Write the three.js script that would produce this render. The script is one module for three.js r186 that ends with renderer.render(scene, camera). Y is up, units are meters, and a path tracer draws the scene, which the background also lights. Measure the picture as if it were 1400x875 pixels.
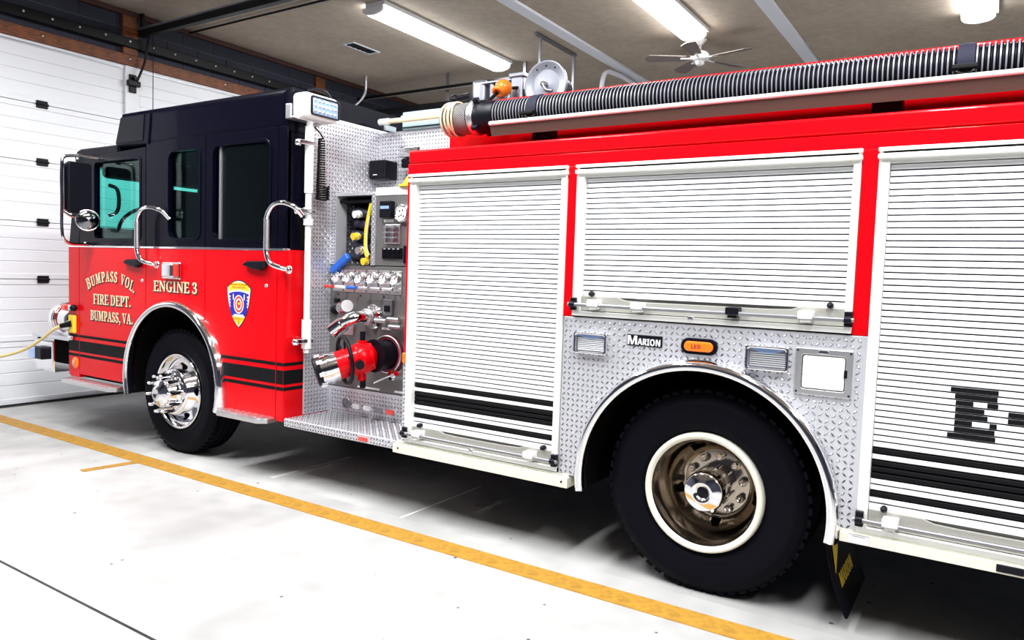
import * as THREE from 'three';
import { RoundedBoxGeometry } from 'three/addons/geometries/RoundedBoxGeometry.js';
import { TextGeometry } from 'three/addons/geometries/TextGeometry.js';
import { FontLoader } from 'three/addons/loaders/FontLoader.js';
import { mergeGeometries } from 'three/addons/utils/BufferGeometryUtils.js';
import { RectAreaLightUniformsLib } from 'three/addons/lights/RectAreaLightUniformsLib.js';

// ------------------------------------------------------------------ camera, lamps, exposure
const scene = new THREE.Scene();
const camera = new THREE.PerspectiveCamera(46.795, 1400 / 875, 0.05, 100);
camera.position.set(0, 1.52, 3.40);
camera.rotation.order = 'YXZ';
camera.rotation.set(-0.06340, 0.57210, 0.03331);
const renderer = new THREE.WebGLRenderer({ antialias: true });
renderer.toneMapping = THREE.LinearToneMapping;
renderer.toneMappingExposure = 1.0;
renderer.shadowMap.enabled = true;
RectAreaLightUniformsLib.init();
scene.background = new THREE.Color(0x000000);
const LAMP_NITS = 88;      // what the area light of each ceiling lamp gives
const LENS_GLOW = 20;       // what the eye sees of its diffuser
const CEIL = 4.29, DOORX = -8.28;
// ceiling lamps: [x, z0, z1]; the first three are in view, the others hang over the bays beside and behind the camera
const LAMPS = [[-5.60, -4.84, -2.40], [-2.95, -4.74, -2.30], [-0.27, -5.46, -3.02], [-5.52, 0.5, 2.94], [-2.95, 0.5, 2.94], [-0.27, 0.5, 2.94], [2.4, 0.5, 2.94], [2.4, -5.0, -2.56]];

// ------------------------------------------------------------------ helpers
let seed = 7;
const rnd = () => { seed = (seed * 1664525 + 1013904223) >>> 0; return seed / 4294967296; };
const V = (x, y, z) => new THREE.Vector3(x, y, z);
const used = {};
function numbered(n) { const k = used[n] = (used[n] ?? -1) + 1; return k ? `${n}_${String(k).padStart(3, '0')}` : n; }
function clean(g) {
  g = g.index ? g.toNonIndexed() : g;
  for (const k of Object.keys(g.attributes)) if (!['position', 'normal', 'uv'].includes(k)) g.deleteAttribute(k);
  if (!g.attributes.uv) g.setAttribute('uv', new THREE.BufferAttribute(new Float32Array(g.attributes.position.count * 2), 2));
  g.morphAttributes = {};
  return g;
}
const join = list => list.length === 1 ? list[0] : mergeGeometries(list.map(clean));
function part(name, geo, mat, parent = scene) {
  const m = new THREE.Mesh(Array.isArray(geo) ? join(geo) : geo, mat);
  m.name = parent === scene ? numbered(name) : name;
  m.castShadow = m.receiveShadow = true;
  parent.add(m);
  return m;
}
function group(name, parent = scene) { const g = new THREE.Group(); g.name = parent === scene ? numbered(name) : name; parent.add(g); return g; }
function tag(o, label, category, grp) { o.userData.label = label; o.userData.category = category; if (grp) o.userData.group = grp; return o; }
function struct(name, geo, mat, label) { const o = part(name, geo, mat); o.userData.kind = 'structure'; o.userData.label = label; o.userData.category = name.split('_')[0]; return o; }
function box(x0, x1, y0, y1, z0, z1, r = 0) {
  const w = Math.abs(x1 - x0), h = Math.abs(y1 - y0), d = Math.abs(z1 - z0);
  const g = r ? new RoundedBoxGeometry(w, h, d, 2, Math.min(r, w / 2.02, h / 2.02, d / 2.02)) : new THREE.BoxGeometry(w, h, d);
  g.translate((x0 + x1) / 2, (y0 + y1) / 2, (z0 + z1) / 2);
  return g;
}
function cyl(a, b, r, seg = 16, r2 = r) {
  const d = b.clone().sub(a), g = new THREE.CylinderGeometry(r2, r, d.length(), seg);
  g.applyQuaternion(new THREE.Quaternion().setFromUnitVectors(V(0, 1, 0), d.clone().normalize()));
  g.translate((a.x + b.x) / 2, (a.y + b.y) / 2, (a.z + b.z) / 2);
  return g;
}
function tube(pts, r, seg = 10, n = pts.length * 8, closed = false) { return new THREE.TubeGeometry(new THREE.CatmullRomCurve3(pts.map(p => V(...p)), closed, 'centripetal'), n, r, seg, closed); }
// profile [[radius, along], ...] turned about an axis that points to +z
function lathe(profile, seg, cx = 0, cy = 0, cz = 0, start = 0, len = Math.PI * 2) {
  const g = new THREE.LatheGeometry(profile.map(p => new THREE.Vector2(p[0], p[1])), seg, start, len);
  g.rotateX(Math.PI / 2); g.translate(cx, cy, cz);
  return g;
}
function poly(pts, holes = []) { const s = new THREE.Shape(pts.map(p => new THREE.Vector2(...p))); for (const h of holes) s.holes.push(h); return s; }
function roundPath(x0, x1, y0, y1, r, C = THREE.Path) {
  const p = new C();
  p.moveTo(x0 + r, y0); p.lineTo(x1 - r, y0); p.absarc(x1 - r, y0 + r, r, -Math.PI / 2, 0); p.lineTo(x1, y1 - r); p.absarc(x1 - r, y1 - r, r, 0, Math.PI / 2);
  p.lineTo(x0 + r, y1); p.absarc(x0 + r, y1 - r, r, Math.PI / 2, Math.PI); p.lineTo(x0, y0 + r); p.absarc(x0 + r, y0 + r, r, Math.PI, Math.PI * 1.5);
  return p;
}
function extr(shape, z0, z1, bevel = 0, segs = 2) {
  const g = new THREE.ExtrudeGeometry(shape, { depth: z1 - z0 - 2 * bevel, bevelEnabled: bevel > 0, bevelSize: bevel, bevelThickness: bevel, bevelOffset: -bevel, bevelSegments: segs, curveSegments: 10 });
  g.translate(0, 0, z0 + bevel);
  return g;
}
// uv in units of `tile` metres, seen along the main direction of each face
function metric(g, tile = 1) {
  g = clean(g);
  const p = g.attributes.position, n = g.attributes.normal, uv = g.attributes.uv;
  for (let i = 0; i < p.count; i++) {
    const ax = Math.abs(n.getX(i)), ay = Math.abs(n.getY(i)), az = Math.abs(n.getZ(i));
    const x = p.getX(i), y = p.getY(i), z = p.getZ(i);
    if (az >= ax && az >= ay) uv.setXY(i, x / tile, y / tile);
    else if (ax >= ay) uv.setXY(i, z / tile, y / tile);
    else uv.setXY(i, x / tile, z / tile);
  }
  return g;
}
function texture(n, f, srgb = false, m = n) {
  const a = new Uint8Array(n * m * 4);
  for (let j = 0; j < m; j++) for (let i = 0; i < n; i++) { const c = f(i / n, j / m), k = (j * n + i) * 4; a[k] = c[0] * 255; a[k + 1] = c[1] * 255; a[k + 2] = c[2] * 255; a[k + 3] = 255; }
  const t = new THREE.DataTexture(a, n, m);
  t.wrapS = t.wrapT = THREE.RepeatWrapping; t.magFilter = THREE.LinearFilter; t.minFilter = THREE.LinearMipmapLinearFilter; t.generateMipmaps = true; t.needsUpdate = true;
  if (srgb) t.colorSpace = THREE.SRGBColorSpace;
  return t;
}
// tiling value noise
const GR = 64, lattice = Array.from({ length: GR * GR }, () => rnd());
function noise(u, v, f) {
  const x = u * f, y = v * f, i = Math.floor(x), j = Math.floor(y), a = x - i, b = y - j, s = a * a * (3 - 2 * a), t = b * b * (3 - 2 * b);
  const L = (p, q) => lattice[((q % f + f) % f % GR) * GR + ((p % f + f) % f % GR)];
  return (L(i, j) * (1 - s) + L(i + 1, j) * s) * (1 - t) + (L(i, j + 1) * (1 - s) + L(i + 1, j + 1) * s) * t;
}
const fbm = (u, v, f) => (noise(u, v, f) * 8 + noise(u, v, f * 2) * 4 + noise(u, v, f * 4) * 2 + noise(u, v, f * 8)) / 15;
const font = await new FontLoader().loadAsync('fonts/droid/droid_serif_bold.typeface.json');
const sans = await new FontLoader().loadAsync('fonts/droid/droid_sans_bold.typeface.json');
// letters of cap height h, baseline at the origin, set to a total width if given
function text(str, h, width, f = font, depth = 0.0015) {
  const g = clean(new TextGeometry(str, { font: f, size: h, depth, curveSegments: 3 }));
  g.computeBoundingBox(); const b = g.boundingBox;
  g.translate(-b.min.x, 0, 0);
  if (width) g.scale(width / (b.max.x - b.min.x), 1, 1);
  return g;
}

// ------------------------------------------------------------------ materials
const std = (color, roughness, metalness = 0, extra = {}) => new THREE.MeshStandardMaterial({ color, roughness, metalness, ...extra });
const phys = (color, roughness, metalness, extra) => new THREE.MeshPhysicalMaterial({ color, roughness, metalness, ...extra });
const lin = (r, g, b) => new THREE.Color().setRGB(r, g, b);
const dull = (r, g, b, rough, spec) => phys(lin(r, g, b), rough, 0, { specularIntensity: spec });
const TREAD = 0.056;
const flecks = new Map(); for (let i = 0; i < 150; i++) { const x = Math.floor(rnd() * 1024), y = Math.floor(rnd() * 1024), n = 1 + Math.floor(rnd() * 2.4); for (let a = 0; a < n; a++) for (let b = 0; b < n; b++) flecks.set(((y + b) % 1024) * 1024 + (x + a) % 1024, 0.3 + 0.25 * rnd()); }
const concreteTex = texture(1024, (u, v) => {
  const a = fbm(u, v, 4), b = fbm(v, u, 9), c = noise(u, v, 60);
  const streak = noise(u + 0.13 * noise(u, v, 5), v * 0.25, 16) * 0.6 + noise(u, v * 0.5, 32) * 0.4;   // broom and tyre smears across the bay
  const fleck = flecks.get(Math.round(v * 1024) * 1024 + Math.round(u * 1024)) ?? 0;
  const g = 0.655 + 0.18 * (a - 0.5) + 0.12 * (b - 0.5) + 0.11 * (streak - 0.5) + 0.05 * (c - 0.5) - fleck;
  return [g, g * 0.995, g * 0.985];
}, true);
const concreteBump = texture(512, (u, v) => { const g = fbm(u, v, 32); return [g, g, g]; });
const blockBump = texture(256, (u, v) => { const g = fbm(u, v, 24); return [g, g, g]; });
const grainTex = texture(256, (u, v) => { const g = 0.75 + 0.35 * (noise(u * 0.25, v, 48) - 0.5) + 0.25 * (fbm(u, v, 6) - 0.5); return [0.56 * g, 0.29 * g, 0.10 * g]; }, true);
const tapeTex = texture(256, (u, v) => { const w = 0.93 + 0.07 * Math.sin((u + v) * 2 * Math.PI * 24), s = fbm(u, v, 5) > 0.68 ? 0.93 : 1, g = w * s * (0.92 + 0.16 * noise(u, v, 12)); return [0.72 * g, 0.53 * g, 0.18 * g]; }, true);
const ceilTex = texture(512, (u, v) => { const g = 0.93 + 0.1 * (fbm(u, v, 6) - 0.5) + 0.07 * (noise(u, v, 60) - 0.5); return [0.665 * g, 0.61 * g, 0.55 * g]; }, true);
const weaveTex = texture(128, (u, v) => { const g = 0.5 + 0.5 * Math.sin(u * 2 * Math.PI * 8) * Math.sin(v * 2 * Math.PI * 8); return [g, g, g]; });
const M = {
  red: phys(lin(0.64, 0.001, 0.005), 0.35, 0, { clearcoat: 0.25, clearcoatRoughness: 0.08, specularIntensity: 0.15 }),
  black: phys(lin(0.0015, 0.0015, 0.006), 0.3, 0, { clearcoat: 0.14, clearcoatRoughness: 0.05, specularIntensity: 0.1 }),
  vinyl: dull(0.003, 0.003, 0.004, 0.6, 0.3),
  rubber: dull(0.003, 0.003, 0.006, 0.6, 0.12),
  hoseRubber: dull(0.004, 0.004, 0.008, 0.45, 0.4),
  hoseRib: std(lin(0.20, 0.20, 0.23), 0.38),
  under: dull(0.002, 0.002, 0.002, 0.9, 0.05),
  interior: dull(0.005, 0.006, 0.007, 0.8, 0.2),
  chrome: std(lin(0.86, 0.86, 0.88), 0.07, 1),
  satin: std(lin(0.75, 0.75, 0.76), 0.35, 1),
  dish: std(lin(0.42, 0.36, 0.29), 0.14, 1),
  slat: std(lin(0.86, 0.87, 0.89), 0.4, 0.15),
  frame: std(lin(0.86, 0.86, 0.82), 0.4, 0.2),
  rail: std(lin(0.80, 0.79, 0.68), 0.5, 0.2),
  tread: std(lin(0.66, 0.66, 0.70), 0.42, 0.55),
  treadBar: std(lin(0.17, 0.17, 0.19), 0.22, 1),  // same metal as the plate, with dark reflections and bevel shade put into its colour
  alloy: std(lin(0.40, 0.39, 0.35), 0.45, 0.3),
  panel: std(lin(0.18, 0.175, 0.17), 0.42, 0.5),
  white: std(lin(0.82, 0.82, 0.82), 0.4),
  paleBlue: std(lin(0.36, 0.5, 0.56), 0.4),
  cream: std(lin(0.78, 0.66, 0.42), 0.5),
  shadowInk: std(lin(0.01, 0.008, 0.006), 0.6),
  glass: phys(lin(0.56, 0.9, 0.86), 0.02, 0, { transmission: 1, thickness: 0, ior: 1.28 }),
  mirror: std(lin(0.25, 0.26, 0.28), 0.05, 1),
  orange: std(lin(0.9, 0.2, 0.01), 0.35),
  amber: phys(lin(0.9, 0.18, 0.01), 0.2, 0, { clearcoat: 1 }),
  lensRed: phys(lin(0.7, 0.03, 0.01), 0.15, 0, { clearcoat: 1 }),
  lensClear: phys(lin(0.55, 0.56, 0.62), 0.12, 0.6, { clearcoat: 1 }),
  ledFace: phys(lin(0.36, 0.52, 0.85), 0.15, 0.3, { clearcoat: 1 }),
  yellow: std(lin(0.85, 0.6, 0.03), 0.5),
  yellowCord: std(lin(0.75, 0.6, 0.25), 0.5),
  blue: std(lin(0.02, 0.13, 0.6), 0.45),
  maroon: std(lin(0.22, 0.01, 0.03), 0.5),
  bronze: std(lin(0.075, 0.045, 0.034), 0.5),
  reel: std(lin(0.26, 0.27, 0.31), 0.35, 0.7),
  rope: std(lin(0.66, 0.55, 0.36), 0.9),
  strainer: std(lin(0.17, 0.165, 0.16), 0.4, 0.5, { bumpMap: weaveTex, bumpScale: 0.004 }),
  concrete: std(0xffffff, 0.55, 0, { map: concreteTex, bumpMap: concreteBump, bumpScale: 0.001 }),
  joint: std(lin(0.03, 0.03, 0.03), 0.95),
  tape: std(0xffffff, 0.6, 0, { map: tapeTex }),
  paleStroke: std(lin(0.75, 0.75, 0.72), 0.7),
  block: std(lin(0.016, 0.018, 0.035), 0.75, 0, { bumpMap: blockBump, bumpScale: 0.002 }),
  mortar: std(lin(0.10, 0.105, 0.14), 0.9),
  wood: std(0xffffff, 0.6, 0, { map: grainTex }),
  darkWood: std(lin(0.055, 0.018, 0.012), 0.7),
  ceiling: std(0xffffff, 0.9, 0, { map: ceilTex }),
  paleWall: std(lin(0.03, 0.033, 0.055), 0.8),
  batten: std(lin(0.62, 0.63, 0.68), 0.6),
  doorSkin: std(lin(0.70, 0.71, 0.74), 0.5),
  steelBlack: dull(0.004, 0.004, 0.005, 0.5, 0.4),
  steel: std(lin(0.28, 0.28, 0.3), 0.4, 0.8),
  plastic: dull(0.004, 0.004, 0.008, 0.4, 0.35),
  lamp: std(0xffffff, 0.4, 0, { emissive: lin(0.97, 0.99, 1), emissiveIntensity: LENS_GLOW }),
  fanBlade: std(lin(0.16, 0.13, 0.12), 0.5),
};

// ------------------------------------------------------------------ the room
const X1 = 6.5, Z0 = -9.5, Z1 = 6.5;
{
  const f = group('floor'); f.userData = { kind: 'structure', label: 'pale worn concrete floor with a sawn joint', category: 'floor' };
  part('slab', metric(box(DOORX - 0.3, X1, -0.2, 0, Z0, 1.724), 6), M.concrete, f);
  part('slab', metric(box(DOORX - 0.3, X1, -0.2, 0, 1.739, Z1), 6), M.concrete, f);
  part('slab_joint', box(DOORX - 0.3, X1, -0.2, -0.010, 1.724, 1.739), M.joint, f);
  part('door_sill_gap', box(DOORX - 0.02, DOORX + 0.055, -0.001, 0.004, -4.75, 1.95), M.joint, f);
}
{
  const c = group('ceiling'); c.userData = { kind: 'structure', label: 'tan board ceiling with pale batten strips', category: 'ceiling' };
  part('ceiling_board', metric(box(DOORX - 0.3, X1, CEIL, CEIL + 0.15, Z0, Z1), 3), M.ceiling, c);
  for (const x of [-4.295, -2.045, 0.21, 2.46]) part('batten', box(x - 0.075, x + 0.075, CEIL - 0.03, CEIL, Z0, Z1, 0.004), M.batten, c);
}
struct('wall_back', box(DOORX - 0.3, X1, 0, CEIL, Z0 - 0.2, Z0), M.paleWall, 'plain wall behind the far bay');
struct('wall_right', box(X1, X1 + 0.2, 0, CEIL, Z0, Z1), M.paleWall, 'plain wall at the rear of the bay');
struct('wall_near', box(DOORX - 0.3, X1, 0, CEIL, Z1, Z1 + 0.2), M.paleWall, 'plain wall facing the side of the fire engine');
{
  const w = group('wall_front'); w.userData = { kind: 'structure', label: 'dark blue painted block wall over the garage door', category: 'wall' };
  part('mortar_bed', [box(DOORX - 0.3, DOORX - 0.02, 3.69, CEIL, -4.8, 2), box(DOORX - 0.3, DOORX - 0.02, 0, CEIL, Z0, -4.8), box(DOORX - 0.3, DOORX - 0.02, 0, CEIL, 2, Z1)], M.mortar, w);
  let k = 0;
  for (const [y0, y1] of [[3.70, 3.892], [3.902, 4.092], [4.102, CEIL - 0.002]]) {
    for (let z = -9.2 + (k++ % 2) * 0.2; z < 2; z += 0.4) part('block', metric(box(DOORX - 0.1, DOORX - 0.008 - rnd() * 0.004, y0, y1, z + 0.005, z + 0.395), 0.4), M.block, w);
  }
  for (let r = 0; r < 18; r++) for (let z = -9.2 + (r % 2) * 0.2; z < -5.2; z += 0.4) part('block', metric(box(DOORX - 0.1, DOORX - 0.008, 0.10 + r * 0.2, 0.29 + r * 0.2, z + 0.005, z + 0.395), 0.4), M.block, w);
}
{ // sectional garage door
  const d = group('door_1'); d.userData = { kind: 'structure', label: 'white sectional overhead garage door in front of the fire engine', category: 'door' };
  const rows = [[0.02, 0.655], [0.662, 1.290], [1.297, 1.878], [1.885, 2.494], [2.501, 3.078], [3.085, 3.70]];
  rows.forEach(([a, b]) => {
    const s = new THREE.Shape(), h = b - a, t = 0.045; // profile in (x, y)
    s.moveTo(-t, a); s.lineTo(0.004, a); s.lineTo(0.004, a + 0.05); s.lineTo(-0.004, a + 0.056);
    for (const q of [0.3, 0.5, 0.7]) { const y = a + h * q; s.lineTo(-0.004, y - 0.007); s.lineTo(-0.011, y - 0.003); s.lineTo(-0.011, y + 0.003); s.lineTo(-0.004, y + 0.007); }
    s.lineTo(-0.004, b - 0.056); s.lineTo(0.004, b - 0.05); s.lineTo(0.004, b); s.lineTo(-t, b);
    const g = new THREE.ExtrudeGeometry(s, { depth: 6.7, bevelEnabled: false }); g.translate(DOORX, 0, -4.78);
    part('door_section', g, M.doorSkin, d);
  });
  part('center_stile', box(DOORX + 0.004, DOORX + 0.03, 3.085, 3.69, -1.44, -1.28, 0.004), M.doorSkin, d);
  const br = part('opener_bracket', [box(DOORX + 0.03, DOORX + 0.055, 3.40, 3.60, -1.395, -1.315, 0.006), box(DOORX + 0.04, DOORX + 0.09, 3.47, 3.53, -1.425, -1.285, 0.006), cyl(V(DOORX + 0.03, 3.56, -1.36), V(DOORX + 0.1, 3.56, -1.36), 0.02)], M.steelBlack, d);
  for (const [, b] of rows.slice(0, 5)) for (const z of [-0.42, -2.9]) part('hinge', [box(DOORX + 0.004, DOORX + 0.018, b - 0.035, b + 0.04, z - 0.055, z + 0.055, 0.004), cyl(V(DOORX + 0.016, b + 0.003, z - 0.06), V(DOORX + 0.016, b + 0.003, z + 0.06), 0.012, 10)], M.steelBlack, d);
  part('top_seal', box(DOORX + 0.004, DOORX + 0.012, 3.655, 3.668, -4.78, 1.92), M.steel, d);
}
{
  const t = group('trim_1'); t.userData = { kind: 'structure', label: 'brown stained timber trim over the garage door', category: 'trim' };
  part('board', metric(box(DOORX - 0.02, DOORX + 0.035, 3.695, 3.815, -4.9, 2.1, 0.006), 0.5), M.wood, t);
  for (const z of [-0.42, -1.33, -2.56, -3.6]) part('bolt_head', new THREE.SphereGeometry(0.013, 10, 8).translate(DOORX + 0.036, 3.765, z), M.chrome, t);
  part('spring_block', metric(box(DOORX - 0.005, DOORX + 0.04, 3.815, 4.26, -1.42, -1.25, 0.006), 0.5), M.wood, t);
  const t2 = group('trim_2'); t2.userData = { kind: 'structure', label: 'dark reddish timber strip where block wall meets ceiling', category: 'trim' };
  part('board', box(DOORX - 0.02, DOORX + 0.05, CEIL - 0.055, CEIL, Z0, 2.1, 0.006), M.darkWood, t2);
  const t3 = group('trim_3'); t3.userData = { kind: 'structure', label: 'small bare wood block high on the block wall', category: 'trim' };
  part('board', metric(box(DOORX - 0.02, DOORX + 0.03, 4.0, 4.225, -4.22, -4.05, 0.005), 0.5), M.wood, t3);
}
{ // torsion shaft
  const t = group('door_spring_shaft'); tag(t, 'long black steel shaft with bright bolts above the brown door trim', 'spring shaft');
  part('shaft', box(DOORX + 0.02, DOORX + 0.085, 3.885, 3.99, -4.4, 2.0, 0.01), M.steelBlack, t);
  for (let z = 0.05; z > -3.4; z -= 0.27) part('bolt', new THREE.SphereGeometry(0.013, 8, 6).translate(DOORX + 0.088, 3.945, z), M.satin, t);
}
{ // opener rail and arm
  const o = group('opener_rail'); tag(o, 'black steel opener rail running back from the garage door under the ceiling', 'opener rail');
  part('rail', box(DOORX + 0.05, -4.2, 4.03, 4.10, -1.48, -1.41, 0.006), M.steelBlack, o);
  part('rail_lip', box(DOORX + 0.05, -4.2, 4.10, 4.112, -1.51, -1.38, 0.003), M.steel, o);
  part('arm', tube([[DOORX + 0.25, 4.05, -1.44], [DOORX + 0.16, 3.95, -1.46], [DOORX + 0.12, 3.75, -1.45], [DOORX + 0.09, 3.53, -1.38]], 0.013), M.steelBlack, o);
  part('hanger', [box(-5.32, -5.28, 4.10, CEIL, -1.46, -1.43), box(DOORX + 0.06, DOORX + 0.1, 4.1, CEIL, -1.46, -1.43)], M.steelBlack, o);
  const c = part('pull_cord', tube([[DOORX + 0.2, 4.04, -1.5], [DOORX + 0.2, 3.4, -1.5], [DOORX + 0.2, 2.3, -1.5]], 0.005, 6), M.vinyl, o);
  const w = part('cable', cyl(V(DOORX + 0.04, 4.255, -2.05), V(-4.8, 4.255, -2.05), 0.012, 8), M.vinyl);
  tag(w, 'thin black cable run along the ceiling beside the opener rail', 'cable');
}
{ // door track
  const t = group('door_track'); tag(t, 'double black steel door track hung under the ceiling beyond the cab', 'door track');
  part('track', [box(DOORX + 0.02, -5.25, 4.06, 4.10, -4.93, -4.87, 0.004), box(DOORX + 0.02, -5.25, 4.045, 4.06, -4.87, -4.86)], M.steelBlack, t);
  part('track', [box(DOORX + 0.02, -5.25, 3.80, 3.87, -4.90, -4.82, 0.004)], M.steelBlack, t);
  part('track_lip', box(DOORX + 0.02, -5.25, 4.04, 4.052, -4.865, -4.85), M.satin, t);
  part('hanger', [box(-5.32, -5.28, 3.82, CEIL, -4.96, -4.93), box(-6.6, -6.56, 3.82, CEIL, -4.96, -4.93)], M.steel, t);
  const p = part('conduit', tube([[-7.75, CEIL - 0.002, -4.53], [-7.75, 4.2, -4.53], [-7.78, 4.05, -4.55], [-7.95, 3.93, -4.58], [-8.2, 3.88, -4.6]], 0.022), M.satin);
  tag(p, 'bent pale pipe drop from the ceiling above the cab roof', 'pipe');
}
{ // hanging angle bracket in front of the batten
  const b = group('ceiling_bracket'); tag(b, 'thin steel angle frame hung from the ceiling above the cable reel', 'bracket');
  part('upright', box(-4.575, -4.545, 3.5, CEIL, -4.11, -4.08), M.steel, b);
  part('upright', box(-4.575, -4.545, 3.5, CEIL, -4.93, -4.90), M.steel, b);
  part('crossbar', box(-4.58, -4.54, CEIL - 0.035, CEIL - 0.001, -4.95, -3.98), M.steel, b);
}
{
  const p = part('conduit', tube([[-4.4, 3.5, -5.4], [-4.4, 4.0, -5.4], [-4.38, 4.16, -5.45], [-4.35, 4.2, -5.7], [-4.35, 4.2, -6.6]], 0.03), M.batten);
  tag(p, 'pale bent pipe rising behind the cable reel', 'pipe');
  const v = group('ceiling_vent'); tag(v, 'small dark rectangular vent in the ceiling', 'vent');
  part('frame', [box(-6.94, -6.75, CEIL - 0.012, CEIL, -3.75, -3.73), box(-6.94, -6.75, CEIL - 0.012, CEIL, -3.30, -3.28), box(-6.94, -6.92, CEIL - 0.012, CEIL, -3.73, -3.30), box(-6.77, -6.75, CEIL - 0.012, CEIL, -3.73, -3.30)], M.batten, v);
  part('backing', box(-6.92, -6.77, CEIL - 0.004, CEIL, -3.73, -3.30), M.vinyl, v);
  for (let k = 0; k < 5; k++) part('slat', box(-6.92, -6.77, CEIL - 0.011, CEIL - 0.004, -3.70 + k * 0.085, -3.685 + k * 0.085), M.steelBlack, v);
}
// ceiling lamps
const lampLabels = ['wrap fluorescent lamp over the black cab roof', 'wrap fluorescent lamp ending beside the ceiling fan', 'wrap fluorescent lamp whose rounded end shows over the truck body', 'fluorescent ceiling lamp over the open floor beside the cab', 'fluorescent ceiling lamp over the open floor beside the pump panel', 'fluorescent ceiling lamp over the open floor beside the rear wheel', 'fluorescent ceiling lamp over the floor behind the camera side', 'fluorescent ceiling lamp over the rear of the truck'];
LAMPS.forEach(([x, z0, z1], i) => {
  const g = group('ceiling_lamp'); tag(g, lampLabels[i], 'ceiling lamp', 'fluorescent ceiling lamps');
  part('housing', box(x - 0.10, x + 0.17, CEIL - 0.045, CEIL, z0, z1, 0.006), M.white, g);
  const s = new THREE.Shape(); s.moveTo(-0.14, 0); s.lineTo(-0.145, -0.03); s.quadraticCurveTo(-0.125, -0.075, 0, -0.08); s.quadraticCurveTo(0.125, -0.075, 0.145, -0.03); s.lineTo(0.14, 0);
  const l = extr(s, z0 + 0.03, z1 - 0.03, 0.02); l.translate(x, CEIL - 0.045, 0);
  part('lamp_diffuser', l, M.lamp, g);
  for (const z of [z0, z1 - 0.03]) { const e = extr(s, z, z + 0.03, 0.008); e.scale(1.02, 1.02, 1); e.translate(x, CEIL - 0.045, 0); part('end_cap', e, M.white, g); }
  const a = new THREE.RectAreaLight(lin(0.96, 0.98, 1), LAMP_NITS, 0.27, z1 - z0 - 0.08);
  a.position.set(x, CEIL - 0.132, (z0 + z1) / 2); a.rotation.x = -Math.PI / 2;
  a.name = 'lamp_light'; g.add(a);
});
{ // ceiling fan
  const f = group('ceiling_fan'); tag(f, 'white ceiling fan with five grey blades', 'ceiling fan');
  f.position.set(-2.98, 0, -5.05);
  const L = pr => new THREE.LatheGeometry(pr.map(p => new THREE.Vector2(...p)), 28);
  part('canopy', L([[0.001, CEIL - 0.075], [0.03, CEIL - 0.07], [0.065, CEIL - 0.03], [0.07, CEIL], [0.001, CEIL]]), M.white, f);
  part('rod', cyl(V(0, 4.14, 0), V(0, CEIL - 0.05, 0), 0.013), M.white, f);
  part('motor', L([[0.001, 4.03], [0.06, 4.035], [0.105, 4.06], [0.11, 4.09], [0.085, 4.13], [0.03, 4.15], [0.001, 4.15]]), M.white, f);
  part('switch_cup', L([[0.001, 3.985], [0.035, 3.987], [0.05, 4.0], [0.05, 4.032], [0.001, 4.035]]), M.white, f);
  for (let k = 0; k < 5; k++) {
    const s = new THREE.Shape(); s.moveTo(0.16, -0.055); s.lineTo(0.58, -0.085); s.quadraticCurveTo(0.68, 0, 0.58, 0.085); s.lineTo(0.16, 0.055);
    const g = new THREE.ExtrudeGeometry(s, { depth: 0.008, bevelEnabled: false }); g.rotateX(-Math.PI / 2); g.rotateX(0.2); g.translate(0, 4.06, 0);
    const h = box(0.08, 0.22, 4.055, 4.064, -0.016, 0.016); const a = 1.06 + k * Math.PI * 2 / 5; g.rotateY(a); h.rotateY(a);
    const b = part('blade', g, M.fanBlade, f); part('blade_arm', h, M.white, b);
  }
}
// floor marks
{
  const t = part('floor_tape', [metric(box(-8.2, -5.30, 0, 0.0025, 0.148, 0.295), 0.25), metric(box(-5.34, 3.5, 0, 0.003, 0.152, 0.300), 0.25)], M.tape);
  tag(t, 'long yellow tape line on the concrete along the fire engine', 'floor tape');
  const u = metric(box(-0.035, 0.035, 0, 0.0035, 0, 0.50), 0.25); u.rotateY(-0.16); u.translate(-5.31, 0.0005, 0.17);
  tag(part('floor_tape', u, M.tape), 'short yellow tape stub branching from the long line', 'floor tape');
  tag(part('floor_stroke', box(-4.255, -4.22, 0, 0.001, -0.85, -0.07), M.paleStroke), 'thin white stroke on the floor behind the front wheel', 'floor paint', 'white strokes under the truck');  // thin pale strips laid flat on the concrete
  tag(part('floor_stroke', box(-2.958, -2.940, 0, 0.001, -0.85, 0.01), M.paleStroke), 'thin white stroke on the floor under the first shutter', 'floor paint', 'white strokes under the truck');
}

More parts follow.
